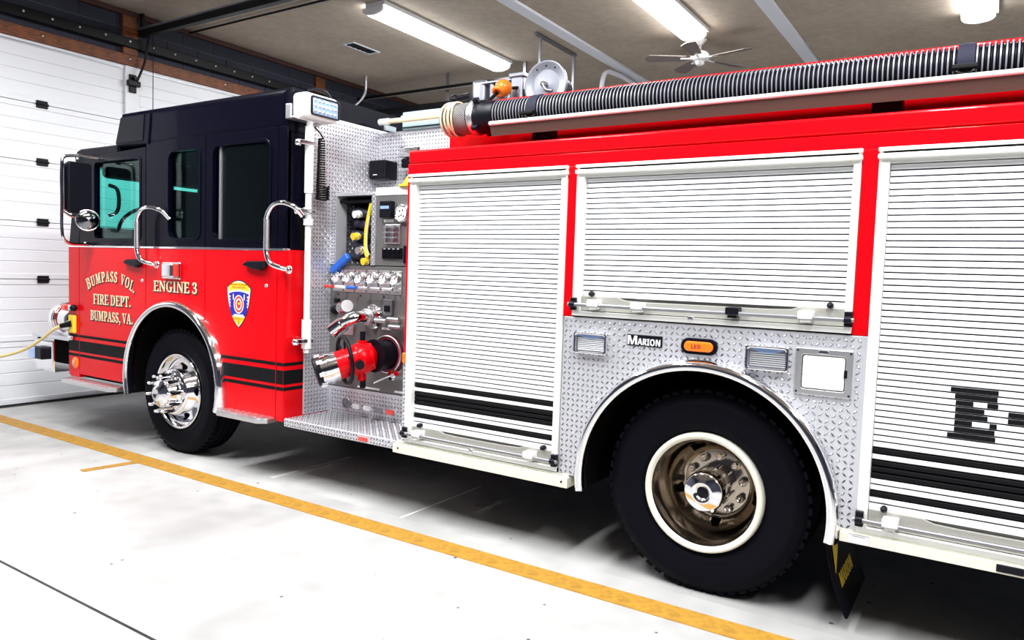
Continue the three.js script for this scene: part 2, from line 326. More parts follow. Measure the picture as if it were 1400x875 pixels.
// raised bars of tread plate, leaning left and right in turn, on the plane o + a*u + b*v
function treadBars(parent, o, u, v, a0, a1, b0, b1, keep = () => true, pitch = 0.0275) {
  const n = u.clone().cross(v), pos = [], L = 0.0140, W = 0.0046, H = 0.003;
  const shape = [[-L, 0, 0], [0, -W, 0], [-L * 0.5, 0, H], [0, -W, 0], [L * 0.5, 0, H], [-L * 0.5, 0, H], [0, -W, 0], [L, 0, 0], [L * 0.5, 0, H], [L, 0, 0], [0, W, 0], [L * 0.5, 0, H], [0, W, 0], [-L * 0.5, 0, H], [L * 0.5, 0, H], [0, W, 0], [-L, 0, 0], [-L * 0.5, 0, H]];
  let i = 0;
  for (let a = a0 + pitch / 2; a < a1 - pitch * 0.4; a += pitch, i++) {
    let j = 0;
    for (let b = b0 + pitch / 2; b < b1 - pitch * 0.4; b += pitch, j++) {
      if (!keep(a, b)) continue;
      const c = Math.SQRT1_2, s = ((i + j) & 1 ? 1 : -1) * Math.SQRT1_2;
      for (const [x, y, z] of shape) { const p = a + c * x - s * y, q = b + s * x + c * y; pos.push(o.x + u.x * p + v.x * q + n.x * z, o.y + u.y * p + v.y * q + n.y * z, o.z + u.z * p + v.z * q + n.z * z); }
    }
  }
  const g = new THREE.BufferGeometry(); g.setAttribute('position', new THREE.Float32BufferAttribute(pos, 3)); g.computeVertexNormals();
  const m = part('tread_bars', clean(g), M.treadBar, parent); m.userData.kind = 'stuff'; return m;
}
const UX = V(1, 0, 0), UY = V(0, 1, 0), UZ = V(0, 0, 1), UNX = V(0, 0, -1);
// ------------------------------------------------------------------ the fire engine
const truck = group('fire_engine');
tag(truck, 'red and black fire engine with white roller shutters and tread plate sides', 'fire engine');
const WID = 2.45;   // body depth towards -z

// stripes that run along the cab, clipped to [x0, x1]
function stripes(x0, x1, parent) { for (const [a, b] of [[0.827, 0.850], [0.700, 0.797], [0.656, 0.680]]) part('stripe', box(x0, x1, a, b, -0.004, 0.0015), M.vinyl, parent); }
const AF = { x: -5.305, y: 0.583, r: 0.602 }, AR = { x: -1.115, y: 0.505, r: 0.603 };
function archPanel(x0, x1, y0, y1, A) {
  const pts = [], N = 48;
  const bottom = x => { const d = Math.abs(x - A.x); return d < A.r ? Math.max(y0, A.y + Math.sqrt(A.r * A.r - d * d)) : y0; };
  const xs = []; for (let i = 0; i <= N; i++) xs.push(x0 + (x1 - x0) * i / N);
  for (const e of [A.x - A.r, A.x + A.r]) if (e > x0 && e < x1) { xs.push(e - 1e-4, e + 1e-4); }
  xs.sort((a, b) => a - b);
  for (const x of xs) pts.push([x, bottom(x)]);
  pts.push([x1, y1], [x0, y1]);
  return poly(pts);
}
const BELT = 1.628;
{ // cab shell
  const cab = group('cab', truck);
  // red lower side pieces between the doors
  const mid = part('side_panel', extr(archPanel(-5.698, -4.930, 0.47, BELT - 0.008, AF), -0.05, 0, 0.003), M.red, cab);
  const fr = part('side_panel', extr(poly([[-6.90, BELT - 0.008], [-6.905, 0.55], [-6.87, 0.47], [-6.726, 0.47], [-6.726, BELT - 0.008]]), -0.05, 0, 0.003), M.red, cab);
  part('side_panel', extr(poly([[-4.119, 0.44], [-4.045, 0.44], [-4.045, BELT - 0.008], [-4.119, BELT - 0.008]]), -0.05, 0, 0.003), M.red, cab);
  stripes(-6.9, -6.728, cab); stripes(-4.118, -4.046, cab);
  part('belt_trim', box(-6.90, -4.045, BELT - 0.008, BELT + 0.008, -0.045, 0.005, 0.003), M.chrome, cab);
  // black upper side: pillars
  const win2 = roundPath(-5.40, -4.995, 1.695, 2.37, 0.07);
  part('side_panel', extr(poly([[-5.698, BELT + 0.008], [-4.930, BELT + 0.008], [-4.930, 2.46], [-5.698, 2.46]], [win2]), -0.05, 0, 0.003), M.black, cab);
  part('window_trim', extr((() => { const s = roundPath(-5.412, -4.983, 1.683, 2.382, 0.08, THREE.Shape); s.holes.push(roundPath(-5.392, -5.003, 1.703, 2.362, 0.065)); return s; })(), -0.012, 0.006, 0.002), M.black, cab);
  part('window_glass', box(-5.41, -4.985, 1.685, 2.38, -0.035, -0.029), M.glass, cab);
  part('pillar', extr(poly([[-6.895, BELT + 0.008], [-6.726, BELT + 0.008], [-6.64, 2.40], [-6.76, 2.40]]), -0.08, 0, 0.004), M.black, cab);
  part('pillar', box(-4.119, -4.045, BELT + 0.008, 2.46, -0.05, 0, 0.006), M.black, cab);
  // raised roof and front brow
  part('raised_roof', extr(poly([[-6.185, 2.43], [-6.075, 2.724], [-4.035, 2.724], [-4.035, 2.43]]), -WID, 0.0, 0.055, 6), M.black, cab);
  part('roof_side_panel', extr(poly([[-6.13, 2.475], [-6.055, 2.68], [-5.72, 2.68], [-5.74, 2.475]]), -0.004, 0.007, 0.003), M.plastic, cab);
  part('roof_side_rib', cyl(V(-5.66, 2.44, 0.002), V(-5.63, 2.68, 0.002), 0.009, 8), M.black, cab);
  part('front_brow', extr(poly([[-6.78, 2.33], [-6.80, 2.40], [-6.76, 2.455], [-6.70, 2.47], [-6.10, 2.47], [-6.10, 2.39], [-6.6, 2.39], [-6.64, 2.33]]), -WID, 0.0, 0.02, 4), M.black, cab);
  // far side, front, rear, floor
  part('far_side', [extr(poly([[-6.90, 0.47], [-4.045, 0.47], [-4.045, 1.65], [-6.90, 1.65]]), -WID, -WID + 0.05), extr(poly([[-6.89, 1.65], [-4.045, 1.65], [-4.045, 2.46], [-6.74, 2.40]], [roundPath(-6.5, -5.75, 1.72, 2.34, 0.06), roundPath(-4.84, -4.2, 1.72, 2.34, 0.06)]), -WID, -WID + 0.05)], M.black, cab);
  part('far_glass', [box(-6.52, -5.73, 1.70, 2.36, -WID + 0.02, -WID + 0.026), box(-4.86, -4.18, 1.70, 2.36, -WID + 0.02, -WID + 0.026)], M.glass, cab);
  part('front_panel', box(-6.92, -6.86, 0.47, 1.66, -WID, 0, 0.025), M.red, cab);
  const ws = box(-0.004, 0.004, 0, 0.72, -WID + 0.08, -0.08); ws.rotateZ(-0.19); ws.translate(-6.875, 1.655, 0);
  part('windshield', ws, M.glass, cab);
  const cp = box(-0.03, 0.03, 0, 0.74, -WID / 2 - 0.03, -WID / 2 + 0.03); cp.rotateZ(-0.19); cp.translate(-6.875, 1.655, 0);
  part('windshield_post', cp, M.black, cab);
  part('rear_wall', [box(-4.10, -4.045, BELT, 2.6, -WID + 0.03, -0.01, 0.01)], M.black, cab);
  part('rear_wall', [box(-4.10, -4.042, 0.44, BELT, -WID + 0.03, -0.005, 0.01)], M.red, cab);
  for (const [a, b] of [[0.827, 0.850], [0.700, 0.797], [0.656, 0.680]]) part('stripe', box(-4.05, -4.0405, a, b, -0.17, -0.002), M.vinyl, cab);
  part('rear_tread_plate', metric(box(-4.05, -4.034, 0.47, 2.585, -2.3, -0.172, 0.004), TREAD), M.tread, cab);
  treadBars(cab, V(-4.0342, 0, 0), UNX, UY, 0.176, 2.29, 0.475, 2.58);
  part('cab_floor', [box(-6.88, -6.02, 0.47, 0.54, -WID + 0.05, -0.05), box(-4.70, -4.09, 0.45, 0.54, -WID + 0.05, -0.05), box(-6.02, -4.70, 1.22, 1.28, -WID + 0.05, -0.05)], M.interior, cab);
  part('headliner', box(-6.6, -4.1, 2.39, 2.43, -WID + 0.06, -0.06), M.interior, cab);
  part('dashboard', box(-6.80, -6.55, 1.25, 1.80, -WID + 0.1, -0.1, 0.04), M.interior, cab);
  part('engine_cover', box(-6.4, -5.2, 1.2, 1.62, -1.75, -0.75, 0.05), M.interior, cab);
  part('bulkhead', [box(-5.56, -5.50, 1.25, 2.40, -2.3, -0.50)], M.interior, cab);
  part('seat', [box(-5.85, -5.72, 1.3, 2.12, -0.72, -0.22, 0.05), box(-6.2, -5.72, 1.28, 1.42, -0.72, -0.22, 0.05)], M.interior, cab);
  part('seat', [box(-5.85, -5.72, 1.3, 2.15, -2.2, -1.7, 0.05)], M.interior, cab);
  part('seat', [box(-4.40, -4.14, 0.9, 2.05, -0.9, -0.2, 0.05), box(-5.0, -4.86, 0.9, 1.9, -1.6, -0.75, 0.05)], M.interior, cab);
  const sw = new THREE.TorusGeometry(0.2, 0.016, 8, 28); sw.rotateY(Math.PI / 2); sw.rotateZ(-0.7); sw.translate(-6.50, 1.84, -0.44);
  part('steering_wheel', [sw, cyl(V(-6.50, 1.84, -0.44), V(-6.64, 1.66, -0.44), 0.025)], M.plastic, cab);
  part('grab_handle', tube([[-6.42, 1.90, -0.1], [-6.36, 1.93, -0.13], [-6.34, 2.03, -0.14], [-6.36, 2.13, -0.13], [-6.42, 2.16, -0.1]], 0.016), M.plastic, cab);
  part('windshield_gear', [box(-6.60, -6.36, 2.23, 2.4, -2.2, -0.12, 0.04)], M.interior, cab);
}
function cabDoor(x0, x1, upper, hole, holeTrim, glass) {
  const d = group('cab_door', truck);
  part('lower_panel', extr(archPanel(x0, x1, x0 < -6 ? 0.50 : 0.455, BELT - 0.008, AF), -0.05, 0, 0.003), M.red, d);
  part('upper_panel', extr(poly(upper, [hole]), -0.05, 0, 0.003), M.black, d);
  const s = holeTrim[0]; s.holes.push(holeTrim[1]);
  part('window_trim', extr(s, -0.012, 0.006, 0.002), M.black, d);
  part('window_glass', glass, M.glass, d);
  const h = 0.008;
  return d;
}
const doorF = cabDoor(-6.720, -5.704, [[-6.720, BELT + 0.008], [-5.704, BELT + 0.008], [-5.704, 2.425], [-6.635, 2.388]], roundPath(-6.47, -5.78, 1.69, 2.345, 0.04), [roundPath(-6.485, -5.765, 1.675, 2.36, 0.05, THREE.Shape), roundPath(-6.462, -5.788, 1.698, 2.337, 0.035)], box(-6.48, -5.77, 1.68, 2.355, -0.035, -0.029));
const doorR = cabDoor(-4.924, -4.125, [[-4.924, BELT + 0.008], [-4.125, BELT + 0.008], [-4.125, 2.46], [-4.924, 2.46]], roundPath(-4.845, -4.205, 1.69, 2.375, 0.07), [roundPath(-4.86, -4.19, 1.675, 2.39, 0.085, THREE.Shape), roundPath(-4.838, -4.212, 1.697, 2.368, 0.065)], box(-4.86, -4.19, 1.675, 2.39, -0.035, -0.029));
stripes(-6.718, -5.965, doorF); stripes(-4.722, -4.127, doorR);
part('window_divider', box(-4.79, -4.765, 1.69, 2.375, -0.028, -0.016), M.satin, doorR);
for (const [d, x, y] of [[doorF, -5.82, 1.50], [doorR, -4.30, 1.515]]) {
  const h = part('door_handle', [extr(poly([[x - 0.15, y], [x - 0.1, y + 0.028], [x + 0.08, y + 0.032], [x + 0.09, y - 0.012], [x + 0.04, y - 0.036], [x - 0.08, y - 0.02]]), -0.002, 0.045, 0.012)], M.plastic, d);
  part('key_lock', lathe([[0.001, 0.008], [0.012, 0.008], [0.014, 0]], 14, x + 0.07, y - 0.14, 0), M.satin, d);
}
function lettering(str, x0, x1, y, h, parent, f = font) {
  const a = text(str, h, x1 - x0, f); a.translate(x0, y, 0.0015);
  const b = text(str, h, x1 - x0, f); b.translate(x0 + 0.012, y - 0.010, 0.0004);
  part('lettering_shadow', b, M.shadowInk, parent); part('lettering', a, M.cream, parent);
}
lettering('FIRE DEPT.', -6.49, -5.915, 1.135, 0.088, doorF);
lettering('BUMPASS, VA.', -6.535, -5.885, 0.995, 0.085, doorF);
lettering('ENGINE 3', -5.59, -5.022, 1.283, 0.085, truck);
{ // arched line
  const str = 'BUMPASS VOL.', R = 0.78, cx = -6.222, cy = 1.335 - R, fl = [], sh = [];
  const ws = [...str].map(c => c === ' ' ? 0.04 : c === '.' ? 0.028 : { B: 0.073, U: 0.075, M: 0.088, P: 0.066, A: 0.07, S: 0.056, V: 0.068, O: 0.07, L: 0.058 }[c]);
  const tot = ws.reduce((a, b) => a + b, 0); let s = -tot / 2;
  [...str].forEach((c, i) => {
    const a = (s + ws[i] / 2) / R * 0.99; s += ws[i]; if (c === ' ') return;
    const h = i ? 0.088 : 0.098;
    for (const [list, dx, dy, z] of [[fl, 0, 0, 0.0015], [sh, 0.012, -0.01, 0.0004]]) { const g = text(c, h, ws[i] - 0.010); g.translate(-(ws[i] - 0.010) / 2, R, 0); g.rotateZ(-a); g.translate(cx + dx, cy + dy, z); list.push(g); }
  });
  part('lettering_shadow', sh, M.shadowInk, doorF); part('lettering', fl, M.cream, doorF);
}
{ // shield emblem on the rear door
  const c = document.createElement('canvas'); c.width = 256; c.height = 320; const k = c.getContext('2d');
  k.fillStyle = '#f4f0e4'; k.fillRect(0, 0, 256, 320);
  k.fillStyle = '#f2c21a'; k.beginPath(); k.moveTo(14, 30); k.quadraticCurveTo(128, -10, 242, 30); k.lineTo(242, 78); k.quadraticCurveTo(128, 40, 14, 78); k.fill();
  k.fillStyle = '#1c1c9a'; k.beginPath(); k.moveTo(16, 90); k.quadraticCurveTo(128, 56, 240, 90); k.lineTo(226, 190); k.lineTo(206, 244); k.lineTo(50, 244); k.lineTo(30, 190); k.fill();
  k.fillStyle = '#f4f0e4'; for (let i = 0; i < 4; i++) { k.fillRect(14, 104 + i * 22, 22, 12); k.fillRect(220, 104 + i * 22, 22, 12); }
  k.fillRect(62, 92, 10, 40); k.fillRect(184, 92, 10, 40);
  k.beginPath(); k.ellipse(128, 162, 56, 64, 0, 0, 7); k.fill();
  k.fillStyle = '#d8281e'; k.beginPath(); k.ellipse(128, 162, 48, 56, 0, 0, 7); k.fill();
  k.fillStyle = '#f4f0e4'; k.beginPath(); k.ellipse(128, 162, 34, 42, 0, 0, 7); k.fill();
  k.fillStyle = '#c8301e'; k.beginPath(); k.ellipse(128, 162, 24, 30, 0, 0, 7); k.fill();
  k.fillStyle = '#f2c21a'; k.fillRect(120, 150, 22, 14); k.fillStyle = '#f4f0e4'; k.fillRect(74, 232, 108, 14);
  k.fillStyle = '#f2c21a'; k.beginPath(); k.moveTo(54, 250); k.lineTo(202, 250); k.lineTo(128, 316); k.fill();
  k.fillStyle = '#3a1a08'; k.textAlign = 'center'; k.font = 'bold 17px sans-serif'; k.fillText('BUMPASS VOLUNTEER', 128, 32); k.fillStyle = '#c03010'; k.fillText('FIRE DEPARTMENT', 128, 52);
  k.fillText('ENGINE CO.', 128, 268); k.fillStyle = '#101010'; k.font = 'bold 36px sans-serif'; k.fillText('3', 128, 302);
  const t = new THREE.CanvasTexture(c); t.colorSpace = THREE.SRGBColorSpace;
  const outline = q => { const s = new THREE.Shape(), X = v => -4.527 + v * q, Y = v => 1.235 + v * q; s.moveTo(X(0), Y(-0.168)); s.quadraticCurveTo(X(-0.115), Y(-0.085), X(-0.128), Y(0.11)); s.quadraticCurveTo(X(-0.07), Y(0.16), X(0), Y(0.163)); s.quadraticCurveTo(X(0.07), Y(0.16), X(0.128), Y(0.11)); s.quadraticCurveTo(X(0.115), Y(-0.085), X(0), Y(-0.168)); return s; };
  const g = new THREE.ShapeGeometry(outline(1), 12); const p = g.attributes.position; for (let i = 0; i < p.count; i++) g.attributes.uv.setXY(i, (p.getX(i) + 4.527 + 0.128) / 0.256, (p.getY(i) - 1.235 + 0.168) / 0.331);
  g.translate(0, 0, 0.003);
  const e = part('emblem_border', extr(outline(1.05), 0.0003, 0.002), M.shadowInk, doorR); part('emblem', g, std(0xffffff, 0.5, 0, { map: t }), doorR);
}
{ // chrome courtesy lamp, grab rails
  const l = group('side_marker_lamp', truck);
  part('bezel', [box(-5.435, -5.205, 1.385, 1.518, 0, 0.03, 0.012)], M.chrome, l);
  part('lens', [box(-5.275, -5.215, 1.40, 1.505, 0.01, 0.04, 0.012)], M.lensRed, l);
  part('reflector', box(-5.42, -5.29, 1.40, 1.505, 0.02, 0.045, 0.02), M.chrome, l);
  for (const x of [-5.68, -4.13]) {
    const g = group('grab_rail', truck), w = x < -5 ? 1.0 : 0.85;
    part('rail', tube([[x + 0.31 * w, 1.85, 0.005], [x + 0.28 * w, 1.905, 0.05], [x + 0.18 * w, 1.935, 0.085], [x + 0.06, 1.915, 0.085], [x, 1.84, 0.085], [x, 1.70, 0.085], [x, 1.60, 0.085], [x + 0.04, 1.53, 0.08], [x + 0.13, 1.495, 0.03], [x + 0.13, 1.492, 0.0]], 0.017, 12, 70), M.chrome, g);
    part('grip', cyl(V(x, 1.62, 0.085), V(x, 1.83, 0.085), 0.0205, 14), M.satin, g);
    part('foot', lathe([[0.001, 0.012], [0.025, 0.01], [0.03, 0]], 16, x + 0.13, 1.492, 0), M.chrome, g);
  }
}
{ // mirror
  const m = group('mirror_arm', truck), x = -6.45;
  part('arm_tube', tube([[x + 0.04, 2.372, 0.0], [x + 0.02, 2.372, 0.08], [x, 2.368, 0.2], [x, 2.345, 0.262], [x, 2.26, 0.275], [x, 2.0, 0.275], [x, 1.75, 0.275], [x, 1.68, 0.262], [x - 0.03, 1.645, 0.2], [x - 0.06, 1.642, 0.08], [x - 0.08, 1.642, 0.0]], 0.013, 10, 90), M.chrome, m);
  part('brace', tube([[x, 1.905, 0.275], [x, 1.87, 0.2], [x, 1.88, 0.11]], 0.01), M.chrome, m);
  part('clamp', [box(x - 0.02, x + 0.02, 2.345, 2.39, 0.12, 0.15, 0.005), box(x - 0.1, x - 0.06, 1.63, 1.665, 0.02, 0.05, 0.005)], M.chrome, m);
  const h = group('mirror', truck);
  part('housing', [box(x - 0.06, x + 0.01, 1.895, 2.325, 0.035, 0.225, 0.03)], M.plastic, h);
  part('mirror_back', box(x - 0.05, x - 0.005, 1.91, 2.31, 0.222, 0.258, 0.012), M.chrome, h);
  part('housing_rim', extr(roundPath(-0.225, -0.04, 1.90, 2.32, 0.03, THREE.Shape), 0, 0.012, 0.004).rotateY(Math.PI / 2).translate(x + 0.005, 0, 0), M.plastic, h);
  const r = group('round_mirror', truck);
  const L = lathe([[0.001, 0.035], [0.05, 0.03], [0.078, 0.012], [0.085, 0]], 28); L.rotateY(Math.PI / 2 - 0.35); L.translate(x + 0.03, 1.845, 0.08);
  part('convex_glass', L, M.mirror, r);
  const T = new THREE.TorusGeometry(0.085, 0.009, 8, 30); T.rotateY(Math.PI / 2 - 0.35); T.translate(x + 0.03, 1.845, 0.08); part('rim', T, M.chrome, r);
  part('back', lathe([[0.001, -0.05], [0.06, -0.04], [0.084, 0]], 24).rotateY(Math.PI / 2 - 0.35).translate(x + 0.03, 1.845, 0.08), M.plastic, r);
}
// steps under the doors
for (const [a, b] of [[-6.86, -6.02], [-4.675, -4.13]]) {
  const s = group('door_step', truck);
  part('step_plate', extr(poly([[a, 0.02], [a, -0.06], [a + 0.05, -0.11], [b - 0.06, -0.11], [b, -0.06], [b, 0.02]]), 0.425, 0.462, 0.006).rotateX(-Math.PI / 2), M.satin, s);
  const nub = []; for (let x = a + 0.06; x < b - 0.05; x += 0.07) nub.push(box(x, x + 0.045, 0.460, 0.468, 0.005, 0.09, 0.003));
  part('grip_bar', nub, M.satin, s);
}
// wheel arches
for (const A of [{ ...AF, e: 0.26 }, { ...AR, e: 0.15 }]) {
  const f = group('wheel_arch', truck);
  const len = Math.PI + 2 * A.e, st = Math.PI / 2 - A.e;
  // Lathe angle 0 is +y after turning, so the arch is centred on the top
  const prof = [[A.r - 0.004, -0.02], [A.r - 0.02, 0.045], [A.r - 0.012, 0.062], [A.r + 0.012, 0.066], [A.r + 0.028, 0.048], [A.r + 0.036, 0.018], [A.r + 0.036, -0.002]];
  const g = lathe(prof, 64, 0, 0, 0, 0, len); g.rotateZ(0);
  // find the arch start: sweep is from angle 0 (local +x..), turn so that the gap points down
  const q = g.attributes.position; let sx = 0, sy = 0; for (let i = 0; i < q.count; i++) { sx += q.getX(i); sy += q.getY(i); }
  g.rotateZ(Math.PI / 2 - Math.atan2(sy, sx)); g.translate(A.x, A.y, 0);
  part('fender_trim', g, M.chrome, f);
  const l = lathe([[A.r - 0.005, -0.02], [A.r - 0.005, -0.78], [0.001, -0.78]], 40, 0, 0, 0, 0, len);
  const w = l.attributes.position; sx = sy = 0; for (let i = 0; i < w.count; i++) { sx += w.getX(i); sy += w.getY(i); }
  l.rotateZ(Math.PI / 2 - Math.atan2(sy, sx)); l.translate(A.x, A.y, 0);
  part('wheel_well', l, M.under, f);
}
// wheels
function tyre(cx, cy, cz) {
  const P = [[0.292, -0.03], [0.31, -0.004], [0.335, 0.002], [0.345, 0.0035], [0.35, 0.002], [0.385, 0.011], [0.42, 0.010], [0.43, 0.013], [0.437, 0.009], [0.462, -0.004], [0.482, -0.022], [0.489, -0.036]];
  for (const a of [-0.085, -0.135, -0.185, -0.235]) P.push([0.494, a + 0.02], [0.494, a + 0.006], [0.482, a + 0.005], [0.482, a - 0.005], [0.494, a - 0.006]);
  P.push([0.489, -0.25], [0.462, -0.282], [0.40, -0.295], [0.32, -0.285], [0.292, -0.26]);
  return lathe(P, 72, cx, cy, cz);
}
function lugs(cx, cy, cz) {
  const out = []; for (let i = 0; i < 56; i++) { const a = i / 56 * Math.PI * 2, g = box(-0.017, 0.017, 0.470, 0.497, -0.062, -0.022); g.rotateZ(a); g.translate(cx, cy, cz); out.push(g); } return out;
}
{
  const cx = -5.36, cy = 0.496, cz = -0.065, w = group('front_wheel', truck);
  part('tire', tyre(cx, cy, cz), M.rubber, w); part('tread_lugs', lugs(cx, cy, cz), M.rubber, w);
  part('rim', lathe([[0.296, -0.03], [0.302, 0.004], [0.288, 0.008], [0.280, -0.006], [0.272, -0.05], [0.262, -0.075], [0.235, -0.06], [0.205, -0.02], [0.185, 0.035], [0.172, 0.055], [0.10, 0.058]], 56, cx, cy, cz), M.chrome, w);
  for (let i = 0; i < 5; i++) { const a = i / 5 * 6.2832 + 0.08; const g = new THREE.SphereGeometry(0.033, 14, 10); g.scale(1, 1, 0.35); g.rotateY(-0.9); g.rotateZ(0); const h = g.clone(); h.translate(0.216, 0, -0.022); h.rotateZ(a); h.translate(cx, cy, cz); part('hand_hole', h, M.under, w); }
  part('hub', lathe([[0.148, 0.05], [0.15, 0.07], [0.135, 0.085], [0.122, 0.088], [0.112, 0.14], [0.098, 0.16], [0.062, 0.168], [0.056, 0.185], [0.03, 0.19], [0.028, 0.178], [0.001, 0.178]], 40, cx, cy, cz), M.chrome, w);
  for (let i = 0; i < 10; i++) { const a = i / 10 * 6.2832 + 0.1, x = cx + 0.143 * Math.cos(a), y = cy + 0.143 * Math.sin(a); part('lug_nut', lathe([[0.02, 0.05], [0.021, 0.09], [0.017, 0.1], [0.017, 0.15], [0.010, 0.178], [0.001, 0.182]], 10, x, y, cz), M.chrome, w); }
}
{
  const cx = -1.105, cy = 0.494, cz = -0.055, w = group('rear_wheel', truck);
  part('tire', tyre(cx, cy, cz), M.rubber, w); part('tread_lugs', lugs(cx, cy, cz), M.rubber, w);
  part('inner_tire', tyre(cx, cy, cz - 0.34), M.rubber, w);
  part('rim_flange', lathe([[0.292, -0.03], [0.290, 0.0], [0.286, 0.012], [0.276, 0.016], [0.264, 0.010], [0.258, -0.004]], 64, cx, cy, cz), M.rail, w);
  part('rim', lathe([[0.260, 0.0], [0.252, -0.02], [0.249, -0.06], [0.240, -0.075], [0.236, -0.17], [0.222, -0.22], [0.19, -0.258], [0.165, -0.266], [0.10, -0.266]], 64, cx, cy, cz), M.dish, w);
  for (let i = 0; i < 5; i++) { const a = i / 5 * 6.2832 + 0.95, h = lathe([[0.001, 0], [0.034, 0]], 16, 0, 0, 0); h.rotateY(-0.85); h.translate(0.2055, 0, -0.238); h.rotateZ(a); h.translate(cx, cy, cz); part('hand_hole', h, M.under, w); }
  part('hub_flange', lathe([[0.165, -0.268], [0.168, -0.245], [0.16, -0.24], [0.10, -0.24]], 44, cx, cy, cz), M.dish, w);
  part('hub', lathe([[0.102, -0.24], [0.1, -0.05], [0.096, -0.02], [0.088, -0.008], [0.06, -0.002], [0.055, 0.006], [0.042, 0.006], [0.036, -0.002], [0.030, -0.002], [0.028, -0.012], [0.001, -0.012]], 40, cx, cy, cz), M.chrome, w);
  part('hub_center', lathe([[0.029, -0.012], [0.022, -0.004], [0.001, -0.002]], 20, cx, cy, cz + 0.001), M.plastic, w);
  for (let i = 0; i < 10; i++) { const a = i / 10 * 6.2832 + 0.2, x = cx + 0.138 * Math.cos(a), y = cy + 0.138 * Math.sin(a); part('lug_nut', lathe([[0.022, -0.245], [0.022, -0.212], [0.018, -0.20], [0.012, -0.19], [0.001, -0.186]], 8, x, y, cz), M.chrome, w); }
}
// underside
part('chassis', [box(-6.8, 0.95, 0.55, 0.80, -0.95, -0.82), box(-6.8, 0.95, 0.55, 0.80, -1.63, -1.5), box(-5.9, -4.8, 0.40, 0.62, -1.55, -0.9, 0.05), box(-4.6, -1.9, 0.35, 0.62, -1.7, -0.75, 0.05), box(-5.42, -5.24, 0.38, 0.52, -2.3, -0.3, 0.03), box(-1.2, -1.0, 0.38, 0.60, -2.3, -0.3, 0.05)], M.under, truck);
for (const q of [-5.36, -1.105]) part('far_wheel', tyre(q, 0.495, -WID + 0.36), M.rubber, truck);

// ---- rear body
const BX0 = -2.962, BX1 = 0.95;
part('body_core', [box(BX0 + 0.01, BX1, 1.16, 2.2, -WID, -0.065), box(BX0 + 0.01, -1.762, 0.46, 1.16, -WID, -0.065), box(-0.47, BX1, 0.46, 1.16, -WID, -0.065), box(-1.762, -0.47, 0.46, 1.16, -WID, -0.80)], M.interior, truck);
{
  const b = group('body_frame', truck);
  part('top_rail', box(BX0, BX1, 2.151, 2.228, -0.42, 0, 0.014), M.red, b);
  part('upper_band', box(BX0, BX1, 2.078, 2.147, -0.07, 0, 0.003), M.red, b);
  part('pillar', box(BX0, -2.936, 1.02, 2.08, -0.2, 0, 0.003), M.red, b);
  part('pillar', box(-1.872, -1.817, 1.306, 2.08, -0.08, 0, 0.003), M.red, b);
  part('pillar', box(-0.480, -0.418, 1.306, 2.08, -0.08, 0, 0.003), M.red, b);
  part('front_return', box(BX0, BX0 + 0.03, 0.47, 2.15, -0.42, -0.02), M.red, b);
  part('hose_bed_wall', box(BX0, BX1, 2.22, 2.575, -0.44, -0.385, 0.012), M.red, b);
  part('hose_bed_end', box(BX0, BX0 + 0.05, 2.22, 2.55, -2.0, -0.44), M.red, b);
  part('corner_tread_plate', metric(box(BX0, -2.936, 0.47, 0.955, -0.2, 0.001), TREAD), M.tread, b);
  const ml = part('marker_lamp', box(BX0 - 0.002, -2.938, 0.955, 1.018, -0.03, 0.016, 0.008), M.amber, b);
  // tread plate round the rear wheel
  part('wheel_tread_plate', metric(extr(archPanel(-1.866, -0.414, 0.468, 1.304, { ...AR, r: AR.r + 0.008 }), -0.045, -0.001, 0.002), TREAD), M.tread, b);
  treadBars(b, V(0, 0, -0.0012), UX, UY, -1.864, -0.416, 0.472, 1.302, (x, y) => Math.hypot(x - AR.x, y - AR.y) > AR.r + 0.022 && (y > AR.y || Math.abs(x - AR.x) > AR.r + 0.02));
  treadBars(b, V(0, 0, 0.0008), UX, UY, BX0, -2.936, 0.475, 0.95, undefined, 0.025);
}
